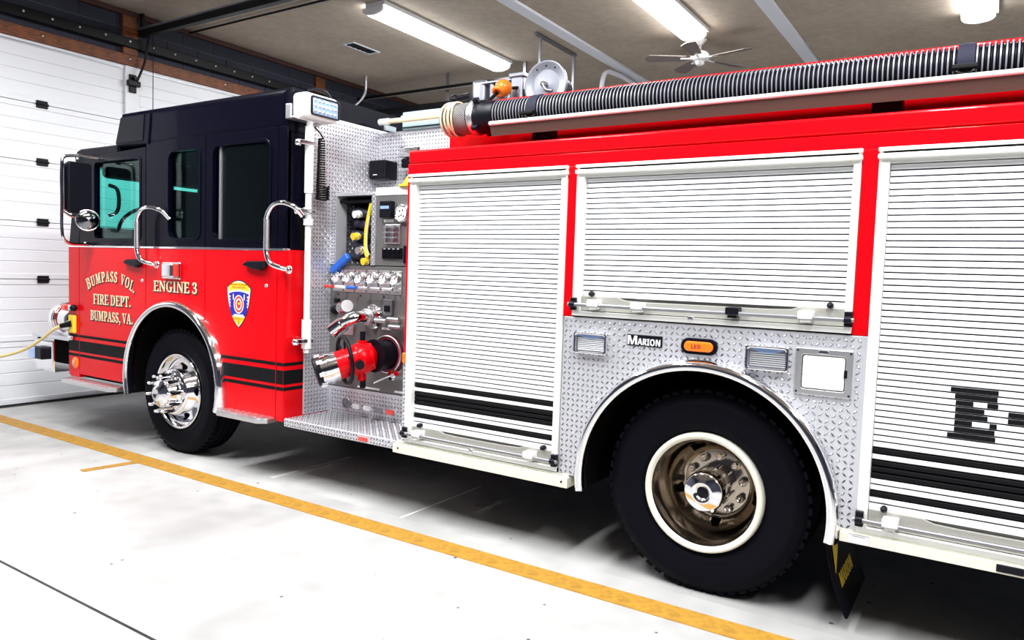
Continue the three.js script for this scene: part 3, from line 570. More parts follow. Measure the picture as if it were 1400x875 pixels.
function shutter(name, x0, x1, sx0, sx1, y0, top, stripe, lampLabel) {
  const s = group('roller_shutter', truck);
  part('side_rail', box(x0, sx0, y0, top, -0.05, 0.012, 0.003), M.frame, s);
  part('side_rail', box(sx1, x1, y0, top, -0.05, 0.012, 0.003), M.frame, s);
  part('header', [box(x0 - 0.004, x1 + 0.004, 2.068, 2.083, -0.03, 0.022, 0.003), box(x0 - 0.004, x1 + 0.004, 2.036, 2.057, -0.03, 0.03, 0.005), box(x0, x1, 2.02, 2.075, -0.04, 0.004)], M.frame, s);
  part('drip_slot', box(x0 + 0.014, x1 - 0.014, 2.057, 2.068, 0.0, 0.008), M.vinyl, s);
  part('inner_slat_backing', box(sx0, sx1, y0, 2.03, -0.055, -0.045), M.vinyl, s);
  const pitch = 0.0262, n = Math.floor((2.022 - (y0 + 0.085)) / pitch);
  // one slat profile shared by all slats of this shutter
  const sh = new THREE.Shape(); const hh = pitch - 0.0056; // (z, y)
  sh.moveTo(-0.012, 0); sh.lineTo(-0.003, 0); sh.quadraticCurveTo(0.001, 0.001, 0.001, 0.004); sh.lineTo(0.001, hh - 0.004); sh.quadraticCurveTo(0.001, hh - 0.001, -0.003, hh); sh.lineTo(-0.012, hh);
  const g = new THREE.ExtrudeGeometry(sh, { depth: sx1 - sx0 - 0.004, bevelEnabled: false, curveSegments: 2 }); g.rotateY(Math.PI / 2); g.scale(1, 1, -1);
  // after the turn the profile depth lies along x; put its face towards +z
  const idx = g.index; const pos = g.attributes.position; if (!idx) for (let i = 0; i < pos.count; i += 3) { for (const at of [g.attributes.position, g.attributes.normal, g.attributes.uv]) for (let c = 0; c < at.itemSize; c++) { const t = at.array[(i + 1) * at.itemSize + c]; at.array[(i + 1) * at.itemSize + c] = at.array[(i + 2) * at.itemSize + c]; at.array[(i + 2) * at.itemSize + c] = t; } }
  g.computeVertexNormals();
  for (let i = 0; i < n; i++) {
    const y = 2.022 - (i + 1) * pitch, c = y + pitch / 2;
    const dark = stripe && stripe.some(([a, b]) => c > a && c < b);
    const m = part('slat', g, dark ? M.vinyl : M.slat, s); m.position.set(sx0 + 0.002, y, -0.02);
  }
  const yb = 2.022 - n * pitch;
  // bottom lift rail with a stepped finger edge, sill under it
  const a = sx0 + 0.002, b = sx1 - 0.002, hgt = yb - y0 - 0.03, Y = y0 + 0.028;
  part('lift_rail', extr(poly([[a, Y], [b, Y], [b, yb - 0.004], [b - 0.18, yb - 0.004], [b - 0.22, yb - 0.018], [b - 0.32, yb - 0.022], [a + 0.32, yb - 0.022], [a + 0.24, yb - 0.018], [a + 0.2, yb - 0.004], [a, yb - 0.004]]), -0.03, -0.008, 0.002), M.alloy, s);
  part('lift_rail_back', box(a, b, Y, yb - 0.001, -0.045, -0.026), M.panel, s);
  part('lift_rail_top', box(a, b, yb - 0.006, yb - 0.001, -0.03, -0.014), M.slat, s);
  part('sill', box(x0, x1, y0, y0 + 0.024, -0.05, 0.01, 0.003), M.frame, s);
  const yr = y0 + 0.058;
  part('latch_bar', cyl(V(x0 - 0.012, yr, 0.034), V(x1 + 0.012, yr, 0.034), 0.010, 12), M.steel, s);
  for (const x of [x0 + 0.012, x1 - 0.012]) part('bar_bracket', [box(x - 0.016, x + 0.016, yr - 0.03, yr + 0.035, 0.0, 0.03, 0.004), cyl(V(x - 0.014, yr, 0.034), V(x + 0.014, yr, 0.034), 0.016, 12)], M.plastic, s);
  const n2 = y0 > 1 ? [0.07, 0.26, 0.63, 0.88] : [0.07, 0.87];
  n2.forEach((f, i) => part('bar_clip', [box(sx0 + (sx1 - sx0) * f - 0.03, sx0 + (sx1 - sx0) * f + 0.03, yr - 0.006, yr + 0.028, -0.01, 0.05, 0.004), box(sx0 + (sx1 - sx0) * f - 0.02, sx0 + (sx1 - sx0) * f + 0.02, yr - 0.02, yr - 0.006, 0, 0.04)], i === 2 ? M.plastic : M.white, s));
  for (const x of [sx0 + 0.06, sx1 - 0.06]) part('stop_knob', lathe([[0.001, 0.018], [0.011, 0.014], [0.014, 0.0], [0.012, -0.02]], 14, x, yb + 0.008, 0), M.plastic, s);
  part('lock', lathe([[0.001, 0.006], [0.012, 0.006], [0.014, 0], [0.014, -0.02]], 14, (sx0 + sx1) / 2 - 0.04, y0 + 0.02, 0.008), M.satin, s);
  return s;
}
const bands = [[0.816, 0.842], [0.711, 0.790], [0.646, 0.672]];
const sh1 = shutter('a', -2.936, -1.872, -2.886, -1.906, 0.476, 2.06, bands);
const sh2 = shutter('b', -1.815, -0.482, -1.772, -0.512, 1.312, 2.06, null);
const sh3 = shutter('c', -0.416, 0.93, -0.376, 0.90, 0.476, 2.06, bands);
{ // the E and dash on the third shutter, cut slat by slat
  const out = [], pitch = 0.0262, face = -0.0185;
  const strip = (x0, x1, r0, r1) => { for (let i = r0; i <= r1; i++) { const y = 2.022 - (i + 1) * pitch; out.push(box(x0, x1, y + 0.0015, y + pitch - 0.0055, face, face + 0.0012)); } };
  // rows 34..41 are the height of the letter
  strip(-0.108, 0.052, 34, 34); strip(-0.092, 0.050, 35, 35); strip(-0.088, -0.028, 36, 36); strip(0.018, 0.054, 36, 36); strip(-0.088, 0.010, 37, 37); strip(-0.088, 0.022, 38, 38); strip(-0.088, -0.028, 39, 39); strip(-0.088, 0.048, 40, 40); strip(-0.110, 0.052, 41, 41); strip(0.030, 0.054, 39, 39);
  strip(0.088, 0.17, 37, 38);
  part('letter_marking', out, M.vinyl, sh3);
}
// rub rails
part('rub_rail', [box(-3.008, -1.795, 0.404, 0.458, -0.06, 0.03, 0.003), box(-3.0, -1.8, 0.458, 0.464, -0.05, 0.012), box(-3.0, -1.8, 0.466, 0.471, -0.05, 0.008)], M.rail, truck);
part('rub_rail', [box(-0.476, 0.95, 0.428, 0.470, -0.06, 0.03, 0.003), box(-0.476, 0.95, 0.470, 0.476, -0.05, 0.012)], M.rail, truck);
part('rub_rail_reflector', box(0.085, 0.175, 0.436, 0.466, 0.028, 0.036, 0.004), M.plastic, truck);
part('rub_rail_bracket', [box(-0.44, -0.36, 0.430, 0.470, 0.028, 0.034, 0.002), box(-0.425, -0.375, 0.44, 0.462, 0.033, 0.037)], M.chrome, truck);
for (const x of [-2.965, -1.83]) part('rail_screw', new THREE.SphereGeometry(0.006, 8, 6).translate(x, 0.435, 0.03), M.plastic, truck);
// lamps, emblem and filler door on the tread plate
for (const [x0, x1, y0, y1] of [[-1.792, -1.604, 1.120, 1.230], [-0.914, -0.724, 1.122, 1.232]]) {
  const l = group('scene_lamp', truck);
  part('bezel', (() => { const s = roundPath(x0, x1, y0, y1, 0.012, THREE.Shape); s.holes.push(roundPath(x0 + 0.014, x1 - 0.014, y0 + 0.012, y1 - 0.012, 0.008)); return extr(s, -0.002, 0.03, 0.006); })(), M.chrome, l);
  const r = new THREE.CylinderGeometry(0.05, 0.05, x1 - x0 - 0.03, 24, 1, true, Math.PI, Math.PI); r.rotateZ(Math.PI / 2); r.rotateX(0); r.scale(1, 0.85, 0.3); r.translate((x0 + x1) / 2, (y0 + y1) / 2, 0.012);
  part('reflector', box(x0 + 0.01, x1 - 0.01, y0 + 0.01, y1 - 0.01, -0.002, 0.006), M.lensClear, l);
  for (let k = 0; k < 7; k++) part('lens_rib', box(x0 + 0.018, x1 - 0.018, y0 + 0.018 + k * 0.0095, y0 + 0.023 + k * 0.0095, 0.006, 0.012, 0.002), M.satin, l);
  part('lamp_hood', extr((() => { const s = new THREE.Shape(); s.moveTo(x0 + 0.02, y1 - 0.014); s.lineTo(x1 - 0.02, y1 - 0.014); s.quadraticCurveTo((x0 + x1) / 2, y1 - 0.05, x0 + 0.02, y1 - 0.014); return s; })(), 0.004, 0.014, 0.002), M.ledFace, l);
}
{
  const e = group('maker_emblem', truck);
  part('plate', box(-1.503, -1.318, 1.182, 1.237, -0.001, 0.004, 0.002), M.plastic, e);
  const a = text('M', 0.044, 0.05, sans, 0.003); a.translate(-1.498, 1.188, 0.004); const b = text('ARION', 0.032, 0.118, sans, 0.003); b.translate(-1.445, 1.188, 0.004);
  part('lettering', [a, b], M.white, e);
}
{
  const l = group('amber_lamp', truck);
  part('gasket', extr(roundPath(-1.222, -1.046, 1.166, 1.242, 0.037, THREE.Shape), -0.002, 0.014, 0.005), M.rubber, l);
  part('lens', extr(roundPath(-1.204, -1.064, 1.180, 1.228, 0.023, THREE.Shape), 0.005, 0.024, 0.007), M.amber, l);
  const t = text('LED', 0.018, 0.045, sans, 0.0015); t.translate(-1.166, 1.195, 0.0235); part('lettering', t, M.maroon, l);
}
{
  const f = group('filler_door', truck);
  const s = roundPath(-0.700, -0.466, 1.034, 1.238, 0.006, THREE.Shape); s.holes.push(roundPath(-0.672, -0.494, 1.060, 1.210, 0.012));
  part('frame', extr(s, -0.002, 0.010, 0.003), M.satin, f);
  part('panel', extr(roundPath(-0.668, -0.498, 1.064, 1.206, 0.010, THREE.Shape), -0.004, 0.006, 0.002), M.frame, f);
  part('gap', box(-0.675, -0.49, 1.057, 1.213, -0.004, -0.001), M.vinyl, f);
  part('latch', box(-0.500, -0.486, 1.12, 1.155, 0, 0.012, 0.003), M.plastic, f);
  part('pull', [box(-0.605, -0.565, 1.216, 1.232, 0.008, 0.014, 0.003)], M.chrome, f);
  for (const [x, y] of [[-0.69, 1.226], [-0.476, 1.226], [-0.69, 1.046], [-0.476, 1.046]]) part('screw', new THREE.SphereGeometry(0.005, 8, 6).translate(x, y, 0.010), M.plastic, f);
}
{ // mud flap, hanging behind the rear wheel and curling back at its foot
  const f = group('mud_flap', truck), NY = 16, NZ = 10, pos = [], ix = [];
  const fx = y => -0.535 + 0.1 * ((0.52 - y) / 0.46) ** 2;
  for (let s = 0; s < 2; s++) for (let j = 0; j <= NY; j++) for (let i = 0; i <= NZ; i++) {
    const y0 = 0.52 - 0.46 * j / NY, v = i / NZ, cut = 0.03 * Math.max(0, (j / NY - 0.45) / 0.55) ** 2;
    const z = -0.03 - cut - (0.60 - 2 * cut) * v; pos.push(fx(y0) - s * 0.01, y0, z);
  }
  const N = (NY + 1) * (NZ + 1), id = (s, j, i) => s * N + j * (NZ + 1) + i;
  for (let j = 0; j < NY; j++) for (let i = 0; i < NZ; i++) { ix.push(id(0, j, i), id(0, j + 1, i), id(0, j, i + 1), id(0, j + 1, i), id(0, j + 1, i + 1), id(0, j, i + 1)); ix.push(id(1, j, i), id(1, j, i + 1), id(1, j + 1, i), id(1, j + 1, i), id(1, j, i + 1), id(1, j + 1, i + 1)); }
  for (let j = 0; j < NY; j++) for (const i of [0, NZ]) ix.push(id(0, j, i), id(1, j, i), id(0, j + 1, i), id(0, j + 1, i), id(1, j, i), id(1, j + 1, i));
  for (let i = 0; i < NZ; i++) ix.push(id(0, NY, i), id(0, NY, i + 1), id(1, NY, i), id(0, NY, i + 1), id(1, NY, i + 1), id(1, NY, i));
  const g = new THREE.BufferGeometry(); g.setAttribute('position', new THREE.Float32BufferAttribute(pos, 3)); g.setIndex(ix); g.computeVertexNormals();
  part('flap', clean(g), M.rubber, f);
  const put = (q, y) => { q.rotateY(Math.PI / 2); const p = q.attributes.position; for (let i = 0; i < p.count; i++) p.setX(i, p.getX(i) + fx(p.getY(i)) + 0.001); q.computeVertexNormals(); return q; };
  const t = text('MARION', 0.06, 0.30, sans, 0.002); t.translate(0.14, 0.165, 0); part('lettering', put(t), M.yellow, f);
  const lg = clean(extr(poly([[0.09, 0.24], [0.26, 0.36], [0.26, 0.45], [0.22, 0.45], [0.22, 0.38], [0.15, 0.33], [0.15, 0.45], [0.12, 0.45], [0.12, 0.33], [0.10, 0.32], [0.10, 0.47], [0.085, 0.47]]), 0, 0.002)); part('logo', put(lg), M.yellow, f);
}
// ---- hose bed top: tray
{
  const t = group('hose_tray', truck);
  const s = new THREE.Shape(); // (z, y): V channel open upwards
  s.moveTo(-0.075, 2.352); s.lineTo(-0.095, 2.290); s.lineTo(-0.36, 2.372); s.lineTo(-0.355, 2.380); s.lineTo(-0.26, 2.352); s.lineTo(-0.205, 2.344); s.lineTo(-0.11, 2.344); s.lineTo(-0.085, 2.356);
  const g = new THREE.ExtrudeGeometry(s, { depth: 3.36, bevelEnabled: false }); g.rotateY(-Math.PI / 2); g.scale(1, 1, 1);
  // shape x becomes z
  const p = g.attributes.position; for (let i = 0; i < p.count; i++) { p.setX(i, -p.getX(i) - 2.43); } g.computeVertexNormals();
  part('channel', g, M.bronze, t);
  part('lip', [cyl(V(-2.43, 2.357, -0.072), V(0.93, 2.357, -0.072), 0.0115, 10)], M.white, t);
  for (const x of [-2.16, -0.425]) part('bracket', [box(x - 0.06, x + 0.06, 2.225, 2.335, -0.27, -0.19, 0.004), box(x - 0.07, x + 0.07, 2.222, 2.232, -0.29, -0.13)], M.steelBlack, t);
}
{ // suction hose resting in the tray, held by straps
  const h = group('suction_hose'); tag(h, 'black ribbed suction hose lying in the tray along the body top', 'hose');
  const cy = 2.430, cz = -0.205, P = [], a0 = -2.52, a1 = 0.90, n = 172, st = (a1 - a0) / n;
  P.push([0.001, a0 - 0.02], [0.07, a0 - 0.02]);
  for (let i = 0; i < n; i++) { const a = a0 + i * st; P.push([0.071, a], [0.074, a + st * 0.2]); P.push([0.083, a + st * 0.4], [0.083, a + st * 0.7], [0.074, a + st * 0.9]); }
  P.push([0.001, a1]);
  const g = lathe(P, 26); g.rotateY(Math.PI / 2); g.translate(0, cy, cz);
  part('hose_body', g, M.hoseRubber, h);
  const rings = []; for (let i = 0; i < n; i++) { const r = new THREE.CylinderGeometry(0.0845, 0.0845, st * 0.3, 24, 1, true); r.rotateZ(Math.PI / 2); r.translate(a0 + (i + 0.55) * st, cy, cz); rings.push(r); }
  const rb = part('helix_ridges', rings, M.hoseRib, h); rb.userData.kind = 'stuff';
  const co = lathe([[0.001, -2.60], [0.085, -2.60], [0.098, -2.585], [0.098, -2.545], [0.088, -2.52], [0.088, -2.46], [0.075, -2.46]], 30); co.rotateY(Math.PI / 2); co.translate(0, cy, cz); part('coupling', co, M.plastic, h);
  const cr = lathe([[0.09, -2.635], [0.104, -2.625], [0.104, -2.60], [0.09, -2.59]], 30); cr.rotateY(Math.PI / 2); cr.translate(0, cy, cz); part('coupling_ring', cr, M.satin, h);
  const ear = []; for (let k = 0; k < 4; k++) { const b = box(-2.59, -2.55, 0.09, 0.125, -0.012, 0.012, 0.004); b.rotateX(k * 1.57 + 0.75); b.translate(0, cy, cz); ear.push(b); } part('coupling_lug', ear, M.plastic, h);
  const sn = lathe([[0.001, -2.86], [0.06, -2.855], [0.084, -2.83], [0.09, -2.78], [0.092, -2.64]], 30); sn.rotateY(Math.PI / 2); sn.translate(0, cy, cz);
  const uv = sn.attributes.uv; for (let i = 0; i < uv.count; i++) uv.setXY(i, uv.getX(i) * 6, uv.getY(i) * 4); part('strainer', sn, M.strainer, h);
  const rp = []; for (let k = 0; k < 5; k++) { const T = new THREE.TorusGeometry(0.1, 0.006, 8, 30); T.rotateY(Math.PI / 2 + (k % 2 ? 0.25 : -0.12)); T.translate(-2.80 + k * 0.014, cy, cz); rp.push(T); }
  tag(part('rope', rp, M.rope), 'tan rope coiled round the strainer at the hose end', 'rope');
  for (const [x, nm] of [[-2.19, 'around the hose beside the cable reel'], [-0.14, 'around the hose above the third shutter']]) {
    const s = group('hose_strap'); tag(s, `dark blue webbing strap with buckle ${nm}`, 'strap', 'straps holding the suction hose');
    const T = lathe([[0.087, -0.03], [0.0905, -0.03], [0.0905, 0.03], [0.087, 0.03]], 28); T.rotateY(Math.PI / 2); T.translate(x, cy, cz); part('webbing', T, std(lin(0.004, 0.004, 0.022), 0.8), s);
    const B = box(-0.035, 0.035, -0.022, 0.022, 0.088, 0.1, 0.004); B.rotateX(0.35); B.translate(x, cy, cz); part('buckle', B, M.steelBlack, s);
    const R = new THREE.TorusGeometry(0.022, 0.004, 6, 20); R.scale(1.4, 0.6, 1); R.rotateX(0.35); R.translate(x, cy - 0.035, cz + 0.097); part('buckle_ring', R, M.satin, s);
    part('anchor', box(x - 0.045, x + 0.045, cy - 0.038, cy - 0.022, cz + 0.09, cz + 0.14, 0.003), M.steelBlack, s);
  }
}
{ // cable reel on top
  const r = group('cable_reel', truck), x = -2.53, y = 2.755, z = -0.85;
  const D = lathe([[0.001, 0.012], [0.03, 0.012], [0.1, 0.004], [0.105, 0.012], [0.145, 0.012], [0.155, 0.022], [0.162, 0.012], [0.158, -0.004], [0.001, -0.006]], 44, x, y, z);
  part('side_disc', D, M.reel, r); part('side_disc', D.clone().translate(-x, -y, -z).scale(0.85, 0.85, 1).translate(x - 0.26, y + 0.015, z - 0.22), M.reel, r);
  part('drum', cyl(V(x, y, z - 0.2), V(x, y, z - 0.006), 0.09, 24), M.vinyl, r);
  part('axle_hub', [lathe([[0.001, 0.05], [0.018, 0.05], [0.022, 0.01]], 16, x, y, z), tube([[x, y, z + 0.04], [x + 0.03, y - 0.04, z + 0.05], [x + 0.07, y - 0.05, z + 0.04]], 0.012)], M.steel, r);
  for (const a of [1.0, 1.57, 2.14]) part('rivet', new THREE.SphereGeometry(0.006, 8, 6).translate(x + 0.125 * Math.cos(a), y + 0.125 * Math.sin(a), z + 0.013), M.plastic, r);
  part('stand', [box(x - 0.14, x + 0.14, 2.56, 2.62, z - 0.4, z + 0.02, 0.01), box(x - 0.6, x + 0.1, 2.58, 2.615, z - 0.02, z + 0.02, 0.006), box(x - 0.6, x + 0.1, 2.58, 2.615, z - 0.38, z - 0.34, 0.006)], M.reel, r);
  part('roller_frame', [box(x - 0.28, x - 0.18, 2.60, 2.86, z - 0.08, z + 0.01, 0.02), box(x - 0.29, x - 0.17, 2.83, 2.865, z - 0.32, z + 0.02, 0.012), box(x - 0.55, x - 0.2, 2.82, 2.835, z - 0.04, z, 0.004), box(x - 0.55, x - 0.2, 2.63, 2.645, z - 0.04, z, 0.004)], M.reel, r);
  for (let k = 0; k < 4; k++) part('roller', cyl(V(x - 0.45 + k * 0.06, 2.64, z - 0.03 - 0.02 * k), V(x - 0.45 + k * 0.06, 2.83, z - 0.03 - 0.02 * k), 0.02, 14), k % 2 ? M.plastic : M.reel, r);
  part('motor', [box(x - 0.62, x - 0.50, 2.66, 2.86, z - 0.2, z, 0.035), cyl(V(x - 0.5, 2.80, z - 0.1), V(x - 0.3, 2.80, z - 0.1), 0.05, 20)], M.reel, r);
  part('knob', [cyl(V(x - 0.72, 2.735, z + 0.02), V(x - 0.62, 2.75, z), 0.022), new THREE.SphereGeometry(0.036, 14, 10).translate(x - 0.735, 2.73, z + 0.02)], M.plastic, r);
  const o = new THREE.SphereGeometry(0.058, 20, 14); o.scale(1, 0.95, 1); o.translate(-2.80, 2.745, z + 0.10);
  part('ball_stop', [o, new THREE.TorusGeometry(0.03, 0.016, 8, 18).rotateX(0.9).translate(-2.815, 2.715, z + 0.14)], M.orange, r);
  part('reel_cable', tube([[-2.65, 2.76, z - 0.1], [-2.76, 2.76, z + 0.02], [-2.82, 2.72, z + 0.12], [-2.86, 2.62, z + 0.22], [-2.90, 2.54, z + 0.36]], 0.011), M.vinyl, r);
  part('bracket_arm', [cyl(V(-2.93, 2.56, z + 0.2), V(-2.86, 2.70, z + 0.02), 0.03), box(-2.95, -2.72, 2.56, 2.60, z - 0.3, z + 0.25, 0.01)], M.reel, r);
}
// ---- pump module between cab and body
const PZ = -0.41, PX0 = -4.033, PX1 = -2.962;
{
  const s = group('running_board', truck);
  part('step_plate', metric(box(PX0, PX1, 0.412, 0.468, PZ, 0.0, 0.006), TREAD), M.tread, s);
  treadBars(s, V(0, 0.4678, 0), UX, UNX, PX0 + 0.005, PX1 - 0.005, 0.005, -PZ - 0.005); treadBars(s, V(0, 0, -0.0002), UX, UY, PX0 + 0.005, PX1 - 0.005, 0.414, 0.466, (x, y) => x < -3.325 || x > -3.24, 0.025);
  part('marker_lamp', box(-3.32, -3.245, 0.424, 0.448, -0.002, 0.01, 0.003), M.lensRed, s);
}
part('pump_house_core', [box(PX0 + 0.01, PX1, 0.45, 1.52, -2.0, PZ - 0.03), box(-3.62, PX1, 1.52, 2.02, -2.0, PZ - 0.03), box(PX0 + 0.01, -3.62, 1.52, 2.02, -2.0, -0.80), box(PX0 + 0.01, PX1, 1.98, 2.0, -2.0, PZ - 0.03)], M.interior, truck);
{
  const p = group('pump_panel', truck);
  part('lower_panel', box(PX0, PX1, 0.662, 1.535, PZ - 0.03, PZ, 0.003), M.panel, p);
  part('upper_panel', box(-3.592, PX1, 1.541, 2.018, PZ - 0.03, PZ + 0.004, 0.003), M.panel, p);
  part('kick_plate', metric(box(PX0, PX1, 0.47, 0.657, PZ - 0.03, PZ + 0.004), TREAD), M.tread, p);
  part('bed_frame', metric(box(-4.033, -3.985, 1.541, 2.05, PZ - 0.1, PZ + 0.004), TREAD), M.tread, p);
  part('bed_frame', metric(box(-3.632, -3.596, 1.541, 2.05, PZ - 0.3, PZ + 0.012), TREAD), M.tread, p);
  part('deck', metric(box(-3.60, PX1, 2.02, 2.075, -0.92, PZ + 0.01, 0.004), TREAD), M.frame, p);
  part('deck', metric(box(PX0, -3.60, 2.03, 2.05, -0.92, PZ), TREAD), M.tread, p);
  part('upper_module', metric(box(PX0, -2.70, 2.05, 2.565, -2.0, -0.90, 0.004), TREAD), M.tread, p);
  treadBars(p, V(0, 0, PZ + 0.0038), UX, UY, PX0 + 0.03, PX1, 0.475, 0.655);
  treadBars(p, V(0, 0, -0.9002), UX, UY, PX0 + 0.01, -2.9, 2.08, 2.56);
  for (const [x0, x1, z] of [[-4.033, -3.985, 0.0038], [-3.632, -3.596, 0.0118]]) treadBars(p, V(0, 0, PZ + z), UX, UY, x0, x1, 1.545, 2.045, undefined, (x1 - x0) / 2 - 0.0005);
  for (let i = 0; i < 4; i++) part('panel_screw', new THREE.SphereGeometry(0.007, 8, 6).translate(-3.95 + i * 0.22, 1.325, PZ), M.plastic, p);
}
// crosslay hoses and straps in the open bed
{
  const mk = (name, pts, r, m, label) => tag(part(name, tube(pts, r, 10), m), label, name.includes('nozzle') ? 'nozzle' : name.includes('strap') ? 'strap' : 'hose', name === 'fire_hose' ? 'hoses in the open bed' : undefined);
  for (let k = 0; k < 5; k++) tag(part('fire_hose', tube([[-3.95, 1.60 + k * 0.075, -0.60], [-3.88, 1.60 + k * 0.08, -0.50 - (k % 2) * 0.03], [-3.76, 1.585 + k * 0.08, -0.50], [-3.68, 1.60 + k * 0.075, -0.62]], 0.034, 12), std(lin(0.008 + 0.006 * (k % 2), 0.008, 0.02 + 0.02 * (k % 2)), 0.6)), `black folded fire hose in the open bed, ${['lowest of the stack', 'second from the bottom of the stack', 'in the middle of the stack', 'second from the top of the stack', 'topmost of the stack'][k]}`, 'hose', 'hoses in the open bed');
  mk('hose_strap', [[-3.655, 1.97, -0.42], [-3.69, 1.88, -0.43], [-3.72, 1.78, -0.44], [-3.72, 1.66, -0.44], [-3.70, 1.61, -0.43], [-3.66, 1.60, -0.42]], 0.014, M.yellow, 'long yellow strap hanging down the side of the open hose bed');
  mk('hose_strap', [[-3.65, 1.88, -0.395], [-3.675, 1.76, -0.40], [-3.672, 1.66, -0.40], [-3.645, 1.61, -0.395]], 0.007, M.yellowCord, 'thin pale cord beside the yellow strap in the hose bed');
  const noz = (x, y, m, label) => { const g = group('hose_nozzle'); tag(g, label, 'nozzle'); part('tip', cyl(V(x, y, -0.455), V(x - 0.01, y - 0.005, -0.40), 0.022, 16, 0.026), m, g); part('bail', new THREE.TorusGeometry(0.026, 0.005, 6, 18).translate(x, y, -0.43), M.satin, g); };
  noz(-3.80, 1.745, M.yellow, 'yellow hose nozzle in the middle of the open hose bed');
  noz(-3.755, 1.645, M.satin, 'chrome hose nozzle low in the open hose bed');
  noz(-3.70, 1.57, M.yellow, 'yellow hose nozzle at the bottom of the open hose bed');
  noz(-3.79, 1.90, M.white, 'white hose nozzle high in the open hose bed');
  const b = box(-0.10, 0.10, -0.026, 0.026, -0.02, 0.02, 0.012); b.rotateZ(0.62); b.translate(-3.915, 1.545, -0.385);
  tag(part('hose_cover_strap', b, M.blue), 'bright blue padded strap end below the open hose bed', 'strap');
}
// gauges, controls
const ctl = [M.lensRed, M.white, M.blue, M.satin, M.satin, M.satin];
[-3.954, -3.844, -3.732, -3.618, -3.505, -3.396].forEach((x, i) => {
  const g = group('pressure_gauge', truck), y = 1.452, z = PZ;
  part('plate', box(x - 0.048, x + 0.048, y - 0.105, y + 0.055, z, z + 0.006, 0.003), M.satin, g);
  part('bezel', lathe([[0.044, 0], [0.044, 0.03], [0.038, 0.034], [0.034, 0.026]], 28, x, y, z + 0.004), M.chrome, g);
  part('dial', lathe([[0.001, 0.024], [0.036, 0.024]], 24, x, y, z + 0.002), M.white, g);
  const n = box(-0.002, 0.002, -0.006, 0.027, 0.025, 0.027); n.rotateZ(0.7 - i * 0.3); n.translate(x, y, z + 0.002); part('needle', n, M.plastic, g);
  for (let k = 0; k < 7; k++) { const q = box(-0.0015, 0.0015, 0.026, 0.033, 0.0245, 0.0258); q.rotateZ(2.3 - k * 0.77); q.translate(x, y, z + 0.002); part('tick', q, M.plastic, g); }
  const h = group('pull_handle', truck);
  part('stem', cyl(V(x, y - 0.07, z), V(x, y - 0.07, z + 0.085), 0.008, 10), M.chrome, h);
  part('grip', [cyl(V(x - 0.042, y - 0.07, z + 0.09), V(x + 0.042, y - 0.07, z + 0.09), 0.012, 12)], ctl[i], h);
});
{
  const g = group('compound_gauge', truck);
  part('bezel', lathe([[0.062, 0], [0.062, 0.035], [0.052, 0.04], [0.048, 0.03]], 30, -3.345, 1.895, PZ), M.chrome, g);
  part('dial', lathe([[0.001, 0.03], [0.05, 0.03]], 24, -3.345, 1.895, PZ), M.white, g);
  for (const [dx, dy] of [[-0.015, 0.015], [0.012, 0.02], [0, -0.012], [-0.02, -0.02], [0.02, -0.02]]) part('mark', new THREE.SphereGeometry(0.006, 8, 6).translate(-3.345 + dx, 1.895 + dy, PZ + 0.03), M.plastic, g);
  const c = group('radio_control', truck);
  part('body', box(-3.527, -3.425, 1.865, 1.98, PZ, PZ + 0.05, 0.008), M.plastic, c);
  part('display', box(-3.515, -3.437, 1.925, 1.945, PZ + 0.049, PZ + 0.053), M.ledFace, c);
  part('label_plate', box(-3.52, -3.435, 1.838, 1.858, PZ, PZ + 0.008), M.white, c);
  const k = group('valve_control', truck);
  part('plate', box(-3.505, -3.365, 1.69, 1.825, PZ, PZ + 0.016, 0.014), M.satin, k);
  for (const x of [-3.47, -3.40]) { part('lever', [cyl(V(x, 1.70, PZ + 0.03), V(x, 1.81, PZ + 0.03), 0.012, 10)], M.chrome, k); for (const y of [1.73, 1.765, 1.80]) part('toggle', box(x - 0.018, x + 0.018, y - 0.006, y + 0.006, PZ + 0.016, PZ + 0.05, 0.003), M.steel, k); }
  const s = group('switch_panel', truck);
  part('body', box(-3.523, -3.345, 1.588, 1.664, PZ, PZ + 0.02, 0.006), M.plastic, s);
  for (let i = 0; i < 4; i++) for (let j = 0; j < 2; j++) part('switch', box(-3.51 + i * 0.041, -3.48 + i * 0.041, 1.597 + j * 0.032, 1.622 + j * 0.032, PZ + 0.018, PZ + 0.026, 0.003), M.rubber, s);
  for (let i = 0; i < 4; i++) part('indicator', box(-3.505 + i * 0.041, -3.487 + i * 0.041, 1.653, 1.658, PZ + 0.019, PZ + 0.022), M.white, s);
  part('label_plate', box(-3.33, -3.30, 1.56, 1.68, PZ, PZ + 0.02, 0.004), M.plastic, truck);
}
